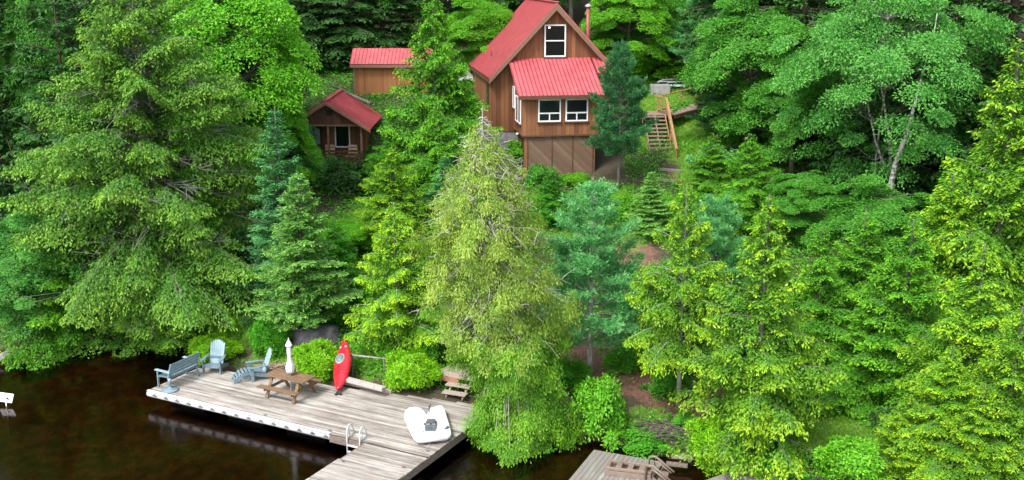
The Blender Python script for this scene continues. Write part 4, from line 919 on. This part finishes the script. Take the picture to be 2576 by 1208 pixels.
# marker sign in the water and drift logs, left edge
ms = Pz(12, 1022, 0); sg = empty('marker_sign', (ms.x, ms.y, 0), radians(-6), 'small white square marker sign on a thin post standing in the water', 'sign')
f = MB(); f.tube([(.05, .02, -1.4), (.05, .02, .17)], .02, 8); f.build('post', galv, sg)
f = MB(); f.box(-.28, .24, -.012, .012, .14, .46, Matrix.Rotation(radians(-25), 4, 'X') @ Matrix.Rotation(radians(5), 4, 'Y')); pn = f.build('panel', white_frame, sg)
f = MB(); Mx = Matrix.Rotation(radians(-25), 4, 'X') @ Matrix.Rotation(radians(5), 4, 'Y')
f.lathe([(.045, 0), (.04, .006)], 12, Mx @ Matrix.Translation((.04, -.016, .28)) @ Matrix.Rotation(pi / 2, 4, 'X')); f.lathe([(.03, 0), (.025, .006)], 10, Mx @ Matrix.Translation((.11, -.016, .25)) @ Matrix.Rotation(pi / 2, 4, 'X')); f.box(-.16, -.07, -.02, -.014, .33, .35, Mx); f.box(-.13, -.05, -.02, -.014, .37, .385, Mx); f.build('symbol', black, pn)
for i, (p, q, r_, lb) in enumerate([((-20, 915), (36, 878), .13, 'thick silvery drift log at the far left shore'), ((-10, 912), (44, 882), .07, 'thin pale drift log in front of the thick silvery one')]):
    a = Pz(*p, .1); b2 = Pz(*q, .4 + .0 * i); a.y -= .15 * i; f = MB(); f.tube([(0, 0, 0), (b2 - a) * .5 + Vector((0, 0, .04)), b2 - a], [r_, r_ * .9, r_ * .6], 9); o = f.build('drift_log', twig_dead); o.location = a; tag(o, lb, 'log', 'drift logs on the left shore')

# ================================================================ trees
NP = {}
def proto(key, arr, wood, mat, wmat, dead=None, dmat=None, H=1, R=1, cname='crown'):
    NP[key] = dict(me=leaf_mesh(cname, arr['P'], arr['D'], arr['U'], arr['L'], arr['W'], arr['tip'], mat), wood=wood, wmat=wmat, dead=dead, dmat=dmat, H=H, R=R, wme=None, dme=None)
def mb_mesh(mb, name, mat):
    me = bpy.data.meshes.new(name); me.from_pydata(mb.v, [], mb.f); me.update(); me.polygons.foreach_set('use_smooth', [True] * len(mb.f)); me.materials.append(mat); return me
def plant(key, name, loc, H, R, label, cat, group=None, mat=None, rz=0, wmat=None, cname='crown', wname='trunk', tilt=None):
    p = NP[key]
    if p['wme'] is None:
        p['wme'] = mb_mesh(p['wood'], wname, p['wmat'])
        if p['dead']: p['dme'] = mb_mesh(p['dead'], 'dead_twigs', p['dmat'])
    if key == 'birch': rz = 0
    o = empty(name, loc, rz, label, cat, group); o.scale = (R / p['R'], R / p['R'], H / p['H'])
    if tilt: o.rotation_euler = (tilt[0], tilt[1], rz)
    c = mesh_obj(cname, p['me'], o); w_ = mesh_obj(wname, p['wme'], o)
    if mat: c.material_slots[0].link = 'OBJECT'; c.material_slots[0].material = mat
    if wmat: w_.material_slots[0].link = 'OBJECT'; w_.material_slots[0].material = wmat
    if p['dme']: mesh_obj('dead_twigs', p['dme'], o)
    return o
def tree(key, name, px, pytop, Y, wpx, label, cat='tree', group=None, mat=None, rz=None, base=None, foot=None, **kw):
    """a tree whose top shows at (px, pytop) when it stands at distance Y, crown wpx photo pixels wide"""
    if Y > 200:
        g0 = ground_hit(px if foot is None else foot, Y); Y = max(g0.y, float(np.interp(g0.x, SH[:, 0], SH[:, 1])) + .35)
    tp_ = Py(px, pytop, Y); bx = tp_.x if base is None else base; g = tz(bx, Y); H = tp_.z - g
    R = wpx * mpp(Y) / 2 * (1.22 if key[:2] in ('he', 'sp', 'pi', 'bi', 'bg') and key != 'birch' else 1.05)
    return plant(key, name, (bx, Y, g - .05), H, R, label, cat, group, mat, random.Random(int(px * 7 + pytop)).uniform(0, 6.28) if rz is None else rz, **kw)

HB = dict(L=.135, W=.052)
for i in range(3):
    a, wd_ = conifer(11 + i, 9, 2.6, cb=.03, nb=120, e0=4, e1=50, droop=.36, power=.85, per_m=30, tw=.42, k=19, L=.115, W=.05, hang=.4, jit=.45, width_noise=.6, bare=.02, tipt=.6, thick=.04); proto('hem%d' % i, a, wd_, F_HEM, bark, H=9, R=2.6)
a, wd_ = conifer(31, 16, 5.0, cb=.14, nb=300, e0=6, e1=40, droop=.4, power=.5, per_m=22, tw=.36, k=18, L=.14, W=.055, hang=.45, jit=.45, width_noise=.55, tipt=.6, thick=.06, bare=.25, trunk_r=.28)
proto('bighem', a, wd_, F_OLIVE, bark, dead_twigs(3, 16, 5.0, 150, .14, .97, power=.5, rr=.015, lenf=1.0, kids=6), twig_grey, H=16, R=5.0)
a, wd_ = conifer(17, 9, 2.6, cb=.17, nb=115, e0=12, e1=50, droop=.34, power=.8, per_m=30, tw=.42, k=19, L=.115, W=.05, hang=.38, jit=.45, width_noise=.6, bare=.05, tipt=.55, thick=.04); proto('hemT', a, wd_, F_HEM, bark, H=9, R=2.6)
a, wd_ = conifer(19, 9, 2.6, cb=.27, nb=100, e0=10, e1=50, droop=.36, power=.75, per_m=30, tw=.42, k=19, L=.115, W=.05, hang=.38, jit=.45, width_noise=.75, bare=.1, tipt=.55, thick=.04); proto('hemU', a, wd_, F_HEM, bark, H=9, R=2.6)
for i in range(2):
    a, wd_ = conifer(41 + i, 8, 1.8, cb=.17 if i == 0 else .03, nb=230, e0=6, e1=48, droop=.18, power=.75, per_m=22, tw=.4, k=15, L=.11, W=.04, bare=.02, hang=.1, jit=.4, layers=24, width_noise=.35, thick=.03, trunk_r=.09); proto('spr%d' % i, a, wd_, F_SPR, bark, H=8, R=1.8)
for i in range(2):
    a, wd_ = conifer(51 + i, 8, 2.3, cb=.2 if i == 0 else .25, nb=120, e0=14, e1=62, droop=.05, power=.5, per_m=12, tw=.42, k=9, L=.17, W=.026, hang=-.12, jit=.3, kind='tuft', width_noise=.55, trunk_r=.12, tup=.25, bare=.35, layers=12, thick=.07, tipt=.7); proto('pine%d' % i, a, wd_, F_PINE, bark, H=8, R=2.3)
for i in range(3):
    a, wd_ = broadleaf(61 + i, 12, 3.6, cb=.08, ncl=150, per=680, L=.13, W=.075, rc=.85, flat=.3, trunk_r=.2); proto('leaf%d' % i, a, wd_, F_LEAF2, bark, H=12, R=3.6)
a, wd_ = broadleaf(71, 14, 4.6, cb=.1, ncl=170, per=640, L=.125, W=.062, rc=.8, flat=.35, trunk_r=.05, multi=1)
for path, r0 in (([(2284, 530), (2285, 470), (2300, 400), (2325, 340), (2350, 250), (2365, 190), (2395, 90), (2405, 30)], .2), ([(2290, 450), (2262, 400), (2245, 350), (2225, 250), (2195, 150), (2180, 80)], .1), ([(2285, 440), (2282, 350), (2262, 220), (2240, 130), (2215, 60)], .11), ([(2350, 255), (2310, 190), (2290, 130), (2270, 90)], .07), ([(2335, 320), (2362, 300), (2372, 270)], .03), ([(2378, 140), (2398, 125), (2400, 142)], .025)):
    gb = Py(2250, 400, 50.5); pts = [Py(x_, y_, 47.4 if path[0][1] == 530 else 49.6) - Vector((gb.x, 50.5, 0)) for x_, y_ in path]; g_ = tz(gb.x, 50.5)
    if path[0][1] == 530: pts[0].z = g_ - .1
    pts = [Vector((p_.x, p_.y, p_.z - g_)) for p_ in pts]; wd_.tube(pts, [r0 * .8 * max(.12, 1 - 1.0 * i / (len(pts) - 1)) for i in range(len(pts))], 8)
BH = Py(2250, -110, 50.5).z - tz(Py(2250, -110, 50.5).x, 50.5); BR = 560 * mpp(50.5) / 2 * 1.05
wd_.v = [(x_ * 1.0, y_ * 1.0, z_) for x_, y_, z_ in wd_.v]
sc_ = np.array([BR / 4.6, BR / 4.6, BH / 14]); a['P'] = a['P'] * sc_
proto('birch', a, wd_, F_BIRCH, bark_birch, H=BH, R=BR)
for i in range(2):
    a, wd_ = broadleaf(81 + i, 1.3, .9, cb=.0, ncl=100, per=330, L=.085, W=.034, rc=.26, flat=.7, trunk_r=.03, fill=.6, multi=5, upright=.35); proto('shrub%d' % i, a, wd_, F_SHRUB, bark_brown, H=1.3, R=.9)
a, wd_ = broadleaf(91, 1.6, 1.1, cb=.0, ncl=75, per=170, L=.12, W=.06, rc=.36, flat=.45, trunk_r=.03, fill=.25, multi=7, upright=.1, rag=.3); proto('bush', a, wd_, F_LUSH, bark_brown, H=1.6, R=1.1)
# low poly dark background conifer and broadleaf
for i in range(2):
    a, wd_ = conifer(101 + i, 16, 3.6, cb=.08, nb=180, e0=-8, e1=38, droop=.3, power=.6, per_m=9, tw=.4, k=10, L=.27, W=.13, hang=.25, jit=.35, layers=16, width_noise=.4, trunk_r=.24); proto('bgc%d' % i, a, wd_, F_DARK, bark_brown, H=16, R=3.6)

# --- the leaning foreground cedar (own mesh: leans over the water)
kb_ = Vector((1.62, 36.3, 0)); kb_.z = tz(kb_.x, kb_.y) - .1
ktop = Py(1212, 278, 33.2); lean = (ktop.x - kb_.x, ktop.y - kb_.y); KH = ktop.z - kb_.z
ce = empty('white_cedar', kb_, 0, 'tall leaning cedar with thin yellow green drooping foliage and pale bare twigs overhanging the water', 'tree')
ROWS = [(285, 1212, 5), (300, 1213, 20), (350, 1216, 45), (400, 1220, 82), (500, 1216, 122), (600, 1225, 145), (700, 1240, 162), (800, 1260, 160), (880, 1285, 125), (950, 1312, 92), (1000, 1312, 118), (1100, 1308, 145), (1188, 1304, 120)]
cpts = [Py(c_, y_, 33.3 - .0006 * (y_ - 285)) for y_, c_, _ in ROWS]
CZs = np.array([p_.z for p_ in cpts])[::-1]; CXs = np.array([p_.x for p_ in cpts])[::-1]; CYs = np.array([p_.y for p_ in cpts])[::-1]; CRs = np.array([w_ * mpp(33.3) for _, _, w_ in ROWS])[::-1]
def cax(z): return np.stack([np.interp(z, CZs, CXs) - kb_.x, np.interp(z, CZs, CYs) - kb_.y, np.asarray(z) - kb_.z], -1)
def cedar_part(seed, za, zb, dens, mat, name, wood, per=150):
    r = np.random.RandomState(seed); zz = r.uniform(za, zb, 4000); rr = np.interp(zz, CZs, CRs)
    keep = r.rand(4000) < (rr / 2.1) * dens; zz = zz[keep]; rr = rr[keep]; m = len(zz); a_ = r.rand(m) * 2 * pi
    bo = 1 + .2 * np.sin(a_ * 3 + zz * 1.7) + .16 * np.sin(a_ * 5 - zz * 2.9); q = (.25 + .75 * r.rand(m) ** .55) * bo
    c_ = cax(zz); c_[:, 0] += rr * q * np.cos(a_); c_[:, 1] += rr * q * np.sin(a_) * .95
    out = np.stack([np.cos(a_), np.sin(a_), np.zeros(m)], 1)
    for i in range(0, m, 2):
        b0 = cax(max(.5, zz[i] + .25 * rr[i] * q[i] * (1 if r.rand() < .7 else -1)))
        if zz[i] < 3.2: b0 = cax(3.2 + .6 * r.rand())
        mid = (b0 + c_[i]) / 2 + np.array([0, 0, .12 * rr[i]]) + r.normal(0, .06, 3); wood.tube([b0, mid, c_[i] + np.array([0, 0, .03])], [.016, .011, .006], 3, False)
    bi = np.repeat(np.arange(m), per); n = len(bi); s_ = r.rand(n) ** .9; hl = (.3 + .55 * r.rand(m))[bi]; tang = np.stack([-out[:, 1], out[:, 0], out[:, 2]], 1)[bi]
    side = r.normal(0, .15, n) * (1.15 - .6 * s_)
    P = c_[bi] + tang * side[:, None] + out[bi] * (r.normal(0, .09, n) + .12 * s_)[:, None]; P[:, 2] -= s_ * hl + .5 * np.abs(side)
    P[:, 2] = np.maximum(P[:, 2], .12 - kb_.z)
    D = np.stack([r.normal(0, .4, n), r.normal(0, .4, n), -np.ones(n) * .9], 1) + out[bi] * .25 + tang * (np.sign(side) * .4)[:, None]; U = out[bi] + r.normal(0, .4, (n, 3)) + np.array([0, 0, .35])
    br = (.05 + .75 * r.rand(m))[bi]
    mesh_obj(name, leaf_mesh(name, P, D, U, .09 * (.6 + .8 * r.rand(n)), .036, br + .35 * s_ * r.rand(n) - .1, mat), ce)
cw = MB()
cedar_part(1, 7.2, CZs[-1] - .1, .145, F_CEDAR, 'crown', cw, 88)
cedar_part(2, 3.6, 7.4, .125, F_CEDAR, 'middle_crown', cw, 115)
cedar_part(3, .55, 4.0, .25, F_CEDAR2, 'lower_crown', cw, 180)
tk = [(0, 0, -.1), (-.12, -.2, 1.0)] + [tuple(cax(z_) + np.array([dx_, 0, 0])) for z_, dx_ in ((3.6, .15), (5, .1), (6.5, .0), (8, .05), (9.5, -.05), (11, .03), (CZs[-1] - .45, 0))]
mb_t = MB(); mb_t.tube(tk, [.19, .17, .14, .12, .1, .075, .045, .02, .006], 9); mb_t.build('trunk', bark_pale, ce); cw.build('limbs', bark_pale, ce)
dt = MB(); r8 = random.Random(8)
for i in range(420):
    z_ = r8.uniform(3.4, CZs[-1] - .1) if i % 3 else r8.uniform(8, CZs[-1] - .6); b = Vector(cax(z_)); rr_z = float(np.interp(z_, CZs, CRs)); a_ = r8.random() * 2 * pi; l = rr_z * r8.uniform(.5, 1.12)
    d = Vector((cos(a_), sin(a_), r8.gauss(.05, .22))).normalized(); wig = [Vector((r8.gauss(0, .05), r8.gauss(0, .05), r8.gauss(0, .04))) for _ in range(5)]
    pts = [b + d * (l * t_) + Vector((0, 0, -.16 * l * t_ * t_)) + wig[j] * l for j, t_ in enumerate((0, .25, .5, .75, 1))]
    dt.tube(pts, [.014, .012, .009, .007, .004], 4, False)
    for _ in range(5):
        j = r8.randint(1, 4); d2 = (d * .5 + Vector((r8.gauss(0, .7), r8.gauss(0, .7), r8.gauss(0, .4)))).normalized(); l2 = l * .28 * r8.uniform(.4, 1.3)
        dt.tube([pts[j], pts[j] + d2 * l2 * .5 + Vector((0, 0, .02)), pts[j] + d2 * l2], [.008, .006, .003], 3, False)
dt.build('dead_twigs', twig_dead, ce)

TR = [
 # key, name, px, top, Y, width, label, category, mat
 ('bighem', 'hemlock_tree', 330, -70, 820, 540, 'huge olive green hemlock with grey twigs filling the left of the photo', F_OLIVE),
 ('hem0', 'hemlock_tree', 335, 500, 868, 330, 'yellow olive hemlock overhanging the water below the huge olive one', F_OLIVE),
 ('hem1', 'hemlock_tree', 468, 400, 830, 230, 'deep green conifer between the yellow olive hemlock and the blue green fir', F_HEM2),
 ('leaf0', 'alder_tree', 40, 500, 885, 300, 'fresh green leafy tree at the left edge just above the shore', F_BIRCH),
 ('hem2', 'hemlock_tree', 120, 430, 880, 300, 'bright green conifer between the left edge tree and the huge hemlock', F_HEM2),
 ('leaf1', 'maple_tree', 545, -150, 51.5, 400, 'tall vivid green maple at the top between the huge hemlock and the dark woods', F_LEAF),
 ('leaf2', 'maple_tree', 690, 235, 52.5, 200, 'small vivid green tree hiding the left side of the cabin', F_LEAF),
 ('spr1', 'poplar_tree', 700, -120, 57, 110, 'slim grey green tree with pale trunk beside the dark woods', F_BIRCH),
 ('spr1', 'fir_tree', 690, 255, 790, 190, 'tall blue green fir left of the paler spruce', F_BLUE),
 ('spr0', 'spruce_tree', 748, 425, 872, 205, 'layered light green spruce standing right behind the closed umbrella', F_SPR),
 ('hem1', 'cedar_tree', 1088, -60, 54, 250, 'big yellow green cedar with pale trunk hiding the shed', F_HEM2),
 ('hem2', 'cedar_tree', 1150, 120, 54.5, 230, 'mid green cedar against the left wall of the house', F_HEM2),
 ('hem0', 'cedar_tree', 985, 260, 54.0, 130, 'green cedar between the cabin roof and the big yellow green one', F_LEAF),
 ('hem2', 'hemlock_tree', 985, 360, 48.5, 230, 'yellow tipped young hemlock above the brightest yellow hemlock', F_HEM),
 ('hemT', 'hemlock_tree', 990, 500, 905, 230, 'bright yellow hemlock with grey trunk between kayak and leaning cedar', F_HEM),
 ('hem0', 'cedar_tree', 1090, 560, 900, 220, 'mid green tree tucked behind the left side of the leaning cedar', F_HEM2),
 ('spr1', 'fir_tree', 1120, 385, 49.5, 120, 'small blue green fir left of the tip of the leaning cedar', F_BLUE),
 ('hem2', 'fir_tree', 1392, 415, 51.0, 130, 'small bright green fir in front of the basement wall', F_LUSH),
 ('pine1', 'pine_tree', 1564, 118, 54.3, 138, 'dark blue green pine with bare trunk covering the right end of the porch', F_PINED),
 ('pine0', 'white_pine', 1492, 468, 955, 270, 'soft blue green white pine with pale trunk right of the leaning cedar', F_PINE),
 ('spr1', 'spruce_tree', 1640, 425, 49.5, 110, 'narrow mid green spruce below the foot of the stairs', F_SPR),
 ('hemU', 'hemlock_tree', 1729, 450, 1022, 250, 'slender yellow green hemlock with long bare lower trunk beside the path', F_HEM),
 ('pine1', 'pine_tree', 1805, 500, 850, 190, 'soft blue pine between the slender and the broad yellow hemlocks', F_PINE),
 ('hem0', 'hemlock_tree', 1937, 475, 1125, 390, 'broad yellow green hemlock in front of the right hand woods', F_HEM),
 ('hem2', 'fir_tree', 1795, 330, 54.0, 150, 'dark green fir right of the grass below the boardwalk', F_HEM2),
 ('hem0', 'fir_tree', 1890, 330, 50.5, 210, 'dark green layered fir left of the rust coloured bank', F_HEM2),
 ('leaf1', 'maple_tree', 1900, -40, 58.5, 300, 'dense mid green maple right of the pale blue pine', F_LEAF2),
 ('leaf0', 'maple_tree', 2010, 90, 56, 240, 'dark leafed maple standing behind the left side of the birch', F_LEAF2),
 ('pine0', 'pine_tree', 1770, -50, 68.0, 170, 'pale blue green pine above the pile of grey boards', F_PINE),
 ('pine1', 'pine_tree', 1812, 215, 60.0, 110, 'small dark pine at the far end of the boardwalk', F_PINED),
 ('birch', 'birch_tree', 2250, -110, 50.5, 560, 'large birch with several white trunks in the upper right', F_BIRCH),
 ('hem1', 'hemlock_tree', 2570, 80, 900, 440, 'tall yellow green hemlock cut by the right edge', F_HEM),
 ('hem0', 'hemlock_tree', 2400, 420, 900, 380, 'yellow green hemlock rising just right of the birch trunks', F_HEM),
 ('hem2', 'hemlock_tree', 2180, 520, 900, 330, 'mid green hemlock below the birch canopy', F_HEM2),
 ('hem1', 'hemlock_tree', 2300, 540, 1010, 360, 'lush green hemlock above the hollow at the lower right', F_HEM2),
 ('hem2', 'hemlock_tree', 2480, 600, 1110, 380, 'bright tipped hemlock in the lower right', F_HEM),
 ('hem0', 'hemlock_tree', 2400, 860, 1190, 300, 'small yellow tipped hemlock at the bottom right', F_HEM),
 ('hem1', 'hemlock_tree', 2575, 760, 1215, 330, 'yellow tipped hemlock in the bottom right corner', F_HEM),
 ('hem1', 'hemlock_tree', 2290, 985, 1190, 200, 'low yellow tipped hemlock sapling at the bottom, left of the corner hemlock', F_HEM),
 ('hem2', 'hemlock_tree', 2480, 960, 1240, 280, 'lowest yellow green hemlock at the bottom edge of the right corner', F_HEM),
 ('leaf1', 'maple_tree', 2230, 440, 760, 330, 'leafy green understorey tree at the foot of the birch', F_LEAF2),
 ('leaf2', 'maple_tree', 2020, 420, 49.0, 200, 'leafy green understorey tree beside the rust coloured bank', F_LEAF2),
 ('hem0', 'hemlock_tree', 2500, 300, 45.0, 330, 'deep green hemlock deep between the two tall ones at the right', F_HEM2),
 ('hem1', 'hemlock_tree', 2190, 740, 1010, 260, 'deep green hemlock overhanging the dark hollow', F_HEM2),
 ('leaf0', 'maple_tree', 880, 545, 47.5, 150, 'small light green sapling on the slope below the cabin', F_LEAF),
 ('hem2', 'cedar_tree', 1100, 250, 51.5, 190, 'mid green cedar left of the tip of the leaning cedar', F_HEM2),
 ('hem2', 'hemlock_tree', 2070, 560, 960, 280, 'deep green hemlock behind the broad yellow one', F_HEM2),
 ('leaf0', 'maple_tree', 1200, -30, 68, 190, 'bright leafy tree behind the house roof on the left', F_LEAF),
 ('leaf2', 'maple_tree', 1590, -70, 68, 220, 'leafy tree behind the stove pipe', F_LEAF),
 ('leaf1', 'maple_tree', 1700, -60, 71, 200, 'leafy tree behind the pale blue pine', F_LEAF2),
 ('leaf1', 'maple_tree', 1545, 30, 70, 190, 'leafy tree low behind the right roof slope', F_LEAF2),
 ('leaf0', 'maple_tree', 1640, 60, 71, 170, 'yellow green young tree behind the stove pipe, above the thicket', F_LEAF),
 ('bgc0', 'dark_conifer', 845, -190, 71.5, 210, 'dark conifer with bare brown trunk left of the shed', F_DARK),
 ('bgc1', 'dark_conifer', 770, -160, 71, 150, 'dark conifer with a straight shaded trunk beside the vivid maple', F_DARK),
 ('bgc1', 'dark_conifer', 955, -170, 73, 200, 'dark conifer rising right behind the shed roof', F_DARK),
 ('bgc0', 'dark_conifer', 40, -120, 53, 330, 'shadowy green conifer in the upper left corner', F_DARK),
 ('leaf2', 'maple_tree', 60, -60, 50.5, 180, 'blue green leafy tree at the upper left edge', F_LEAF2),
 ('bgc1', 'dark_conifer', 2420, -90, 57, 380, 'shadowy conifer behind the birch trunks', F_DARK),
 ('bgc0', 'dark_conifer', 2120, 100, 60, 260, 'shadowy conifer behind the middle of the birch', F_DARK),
 ('hem2', 'hemlock_tree', 1670, 640, 900, 200, 'deep green hemlock between the white pine and the slender yellow one', F_HEM2),
 ('hem1', 'hemlock_tree', 840, 540, 790, 190, 'mid green young conifer between the spruce and the bright yellow hemlock', F_LUSH),
 ('hem0', 'hemlock_tree', 600, 560, 43.6, 190, 'deep green fir right of the yellow olive hemlock above the dark bank', F_DARK),
]
TR2 = [
]
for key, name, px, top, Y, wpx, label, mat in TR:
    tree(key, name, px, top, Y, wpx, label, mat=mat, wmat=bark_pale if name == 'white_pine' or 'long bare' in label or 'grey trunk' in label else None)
# background woods
r6 = random.Random(21)
for i in range(46):
    Y = 72 + 26 * r6.random() ** 1.2 + (i % 3) * 4; x = -34 + 68 * ((i * .618) % 1.0) * 1.0; 
    if abs(x - 3) < 4 and Y < 76: Y += 6
    k_ = r6.choice(['bgc0', 'bgc1', 'bgc0', 'leaf0', 'leaf1']); H = r6.uniform(13, 19)
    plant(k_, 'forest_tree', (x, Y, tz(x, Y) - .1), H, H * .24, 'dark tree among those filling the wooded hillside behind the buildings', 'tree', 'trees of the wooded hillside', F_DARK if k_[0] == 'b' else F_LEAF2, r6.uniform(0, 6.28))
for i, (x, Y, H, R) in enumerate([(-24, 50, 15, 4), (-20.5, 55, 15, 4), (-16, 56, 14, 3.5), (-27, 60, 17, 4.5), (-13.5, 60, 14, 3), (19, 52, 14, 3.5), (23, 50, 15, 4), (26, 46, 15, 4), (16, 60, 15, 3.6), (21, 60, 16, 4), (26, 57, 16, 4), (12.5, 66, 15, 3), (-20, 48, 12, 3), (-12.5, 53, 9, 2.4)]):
    plant('bgc%d' % (i % 2), 'forest_tree', (x, Y, tz(x, Y) - .1), H, R, 'dark tree filling the gaps between the nearer trees at either side', 'tree', 'dark trees at the sides', F_DARK, i * 1.3)

# shrubs
SHR = [
 ('bush', 1425, 965, 110, 60, 'ragged green bush between the leaning cedar and the white pine trunk', F_LUSH),
 ('bush', 1570, 935, 110, 60, 'shaded green bush right of the white pine trunk', F_LUSH),
 ('bush', 1350, 462, 70, 40, 'small bush at the left foot of the basement wall', F_LEAF2),
 ('bush', 1455, 470, 80, 30, 'low bright bush in front of the middle of the basement wall', F_LEAF),
 ('bush', 1560, 560, 110, 60, 'green bush on the slope below the porch pine', F_LEAF),
 ('bush', 1660, 560, 90, 60, 'green bush beside the reddish clearing below the stairs', F_LUSH),
 ('shrub0', 535, 912, 128, 62, 'round yellow green shrub behind the bench', F_SHRUB),
 ('shrub1', 800, 958, 122, 95, 'round yellow green shrub between the umbrella and the kayak', F_SHRUB),
 ('shrub0', 1034, 985, 145, 98, 'round yellow green shrub between the kayak and the dock steps', F_SHRUB),
 ('shrub1', 680, 900, 100, 100, 'upright green shrub at the foot of the layered spruce', F_LUSH),
 ('bush', 1515, 1120, 145, 160, 'leafy bright green bush at the water edge below the white pine', F_LEAF),
 ('bush', 1620, 1148, 130, 55, 'low mossy bush along the shore above the small dock', F_LUSH),
 ('shrub1', 1800, 1195, 150, 130, 'tall yellow green shrub over the corner dock', F_SHRUB),
 ('bush', 1950, 1200, 120, 70, 'low dark leafy bush right of the corner dock', F_LUSH),
 ('bush', 2150, 1215, 170, 110, 'fluffy bright green bush at the bottom, right of the bare path', F_LEAF),
 ('bush', 1650, 935, 110, 70, 'shaded green bush left of the bare trunk by the path', F_LUSH),
 ('bush', 1680, 1000, 110, 60, 'second shaded bush below the slender yellow hemlock', F_LUSH),
 ('bush', 985, 925, 90, 60, 'small yellowish bush behind the rightmost round shrub', F_LEAF),
 ('bush', 1080, 930, 90, 80, 'dark green bush left of the leaning cedar trunk', F_LUSH),
 ('bush', 1690, 205, 170, 45, 'yellow green thicket behind the pile of grey boards', F_LEAF),
 ('bush', 1600, 200, 110, 60, 'leafy thicket behind the top of the dark pine', F_LEAF),
 ('bush', 865, 490, 120, 75, 'dark leafy bush under the cabin porch', F_DARK),
 ('bush', 790, 470, 90, 75, 'fresh green bush at the left foot of the cabin', F_BIRCH),
 ('bush', 1385, 560, 110, 70, 'green bush at the base of the small bright fir', F_LUSH),
 ('bush', 1300, 415, 80, 55, 'leafy bush by the concrete foundation', F_LEAF),
 ('bush', 1750, 560, 110, 70, 'mid green bush below the stairs', F_LUSH),
 ('bush', 1790, 460, 120, 80, 'blue green bush right of the stair foot', F_BLUE),
 ('bush', 1860, 1010, 90, 60, 'shaded bush between the slender and broad yellow hemlocks', F_LUSH),
 ('bush', 2270, 1120, 140, 90, 'dark bush deep in the hollow at the lower right', F_DARK),
 ('bush', 640, 830, 80, 40, 'low dark bush on the bank behind the leftmost chair', F_DARK),
 ('bush', 1720, 1075, 70, 40, 'small green bush beside the purplish brush heap', F_LUSH),
 ('bush', 600, 760, 120, 80, 'dark leafy bush on the bank under the blue green fir', F_DARK),
 ('bush', 860, 800, 130, 80, 'shaded bush above the boulder', F_LUSH),
]
for key, px, pb_, wpx, hpx, label, mat in SHR:
    g = ground_hit(px, pb_); s_ = mpp(g.y); 
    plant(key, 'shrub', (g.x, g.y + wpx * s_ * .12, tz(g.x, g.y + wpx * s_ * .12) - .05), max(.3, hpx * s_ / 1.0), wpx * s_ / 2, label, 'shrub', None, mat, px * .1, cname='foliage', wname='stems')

# ---------------------------------------------------------------- ground cover
def scatter(n, wfn, xr, yr, seed, thr=.35):
    r = np.random.RandomState(seed); x = r.uniform(*xr, n); y = r.uniform(*yr, n); w_ = wfn(x, y); k_ = (w_ > thr + .3 * r.rand(n)) & (terr(x, y) > .12); return x[k_], y[k_], r
X_, Y_, r = scatter(260000, grass_w, (-14, 17), (29, 71), 5)
n = len(X_); P = np.stack([X_, Y_, terr(X_, Y_) - .01], 1); D = np.stack([r.normal(0, .45, n), r.normal(0, .45, n), np.ones(n)], 1); U = r.normal(0, 1, (n, 3))
o = mesh_obj('grass', leaf_mesh('grass', P, D, U, .08 + .12 * r.rand(n), .02 + .012 * r.rand(n), r.rand(n) * .8, foliage('grass_blades', (.07, .2, .01), (.17, .36, .02), .3))); tag(o, 'short bright green grass on the slopes and the upper lawn', 'grass', kind='stuff')
def cover_w(x, y):
    g = .6 + .45 * vnoise(x, y, .8, 9); g = g - needle_w(x, y) * 1.3 - grass_w(x, y) * .5; lx = (x - DO.x) * dx.x + (y - DO.y) * dx.y; ly = (x - DO.x) * dy.x + (y - DO.y) * dy.y
    return np.where((lx > -.3) & (lx < 12) & (ly < 4.6), 0, g)
X_, Y_, r = scatter(420000, cover_w, (-24, 24), (28.5, 75), 6, .05)
inh = ((X_ > -1.5) & (X_ < 6) & (Y_ > 55) & (Y_ < 68)); X_, Y_ = X_[~inh], Y_[~inh]
n = len(X_); P = np.stack([X_, Y_, terr(X_, Y_) + .02 + .3 * r.rand(n) ** 2 * (1 + vnoise(X_, Y_, 1.5, 3))], 1); D = np.stack([r.normal(0, 1, n), r.normal(0, 1, n), .3 + r.normal(0, .3, n)], 1); U = np.stack([r.normal(0, .4, n), r.normal(0, .4, n), np.ones(n)], 1)
o = mesh_obj('undergrowth', leaf_mesh('undergrowth', P, D, U, .09 + .1 * r.rand(n), .04 + .04 * r.rand(n), r.rand(n), F_LUSH)); tag(o, 'low leafy undergrowth covering the forest floor between the trees', 'undergrowth', kind='stuff')
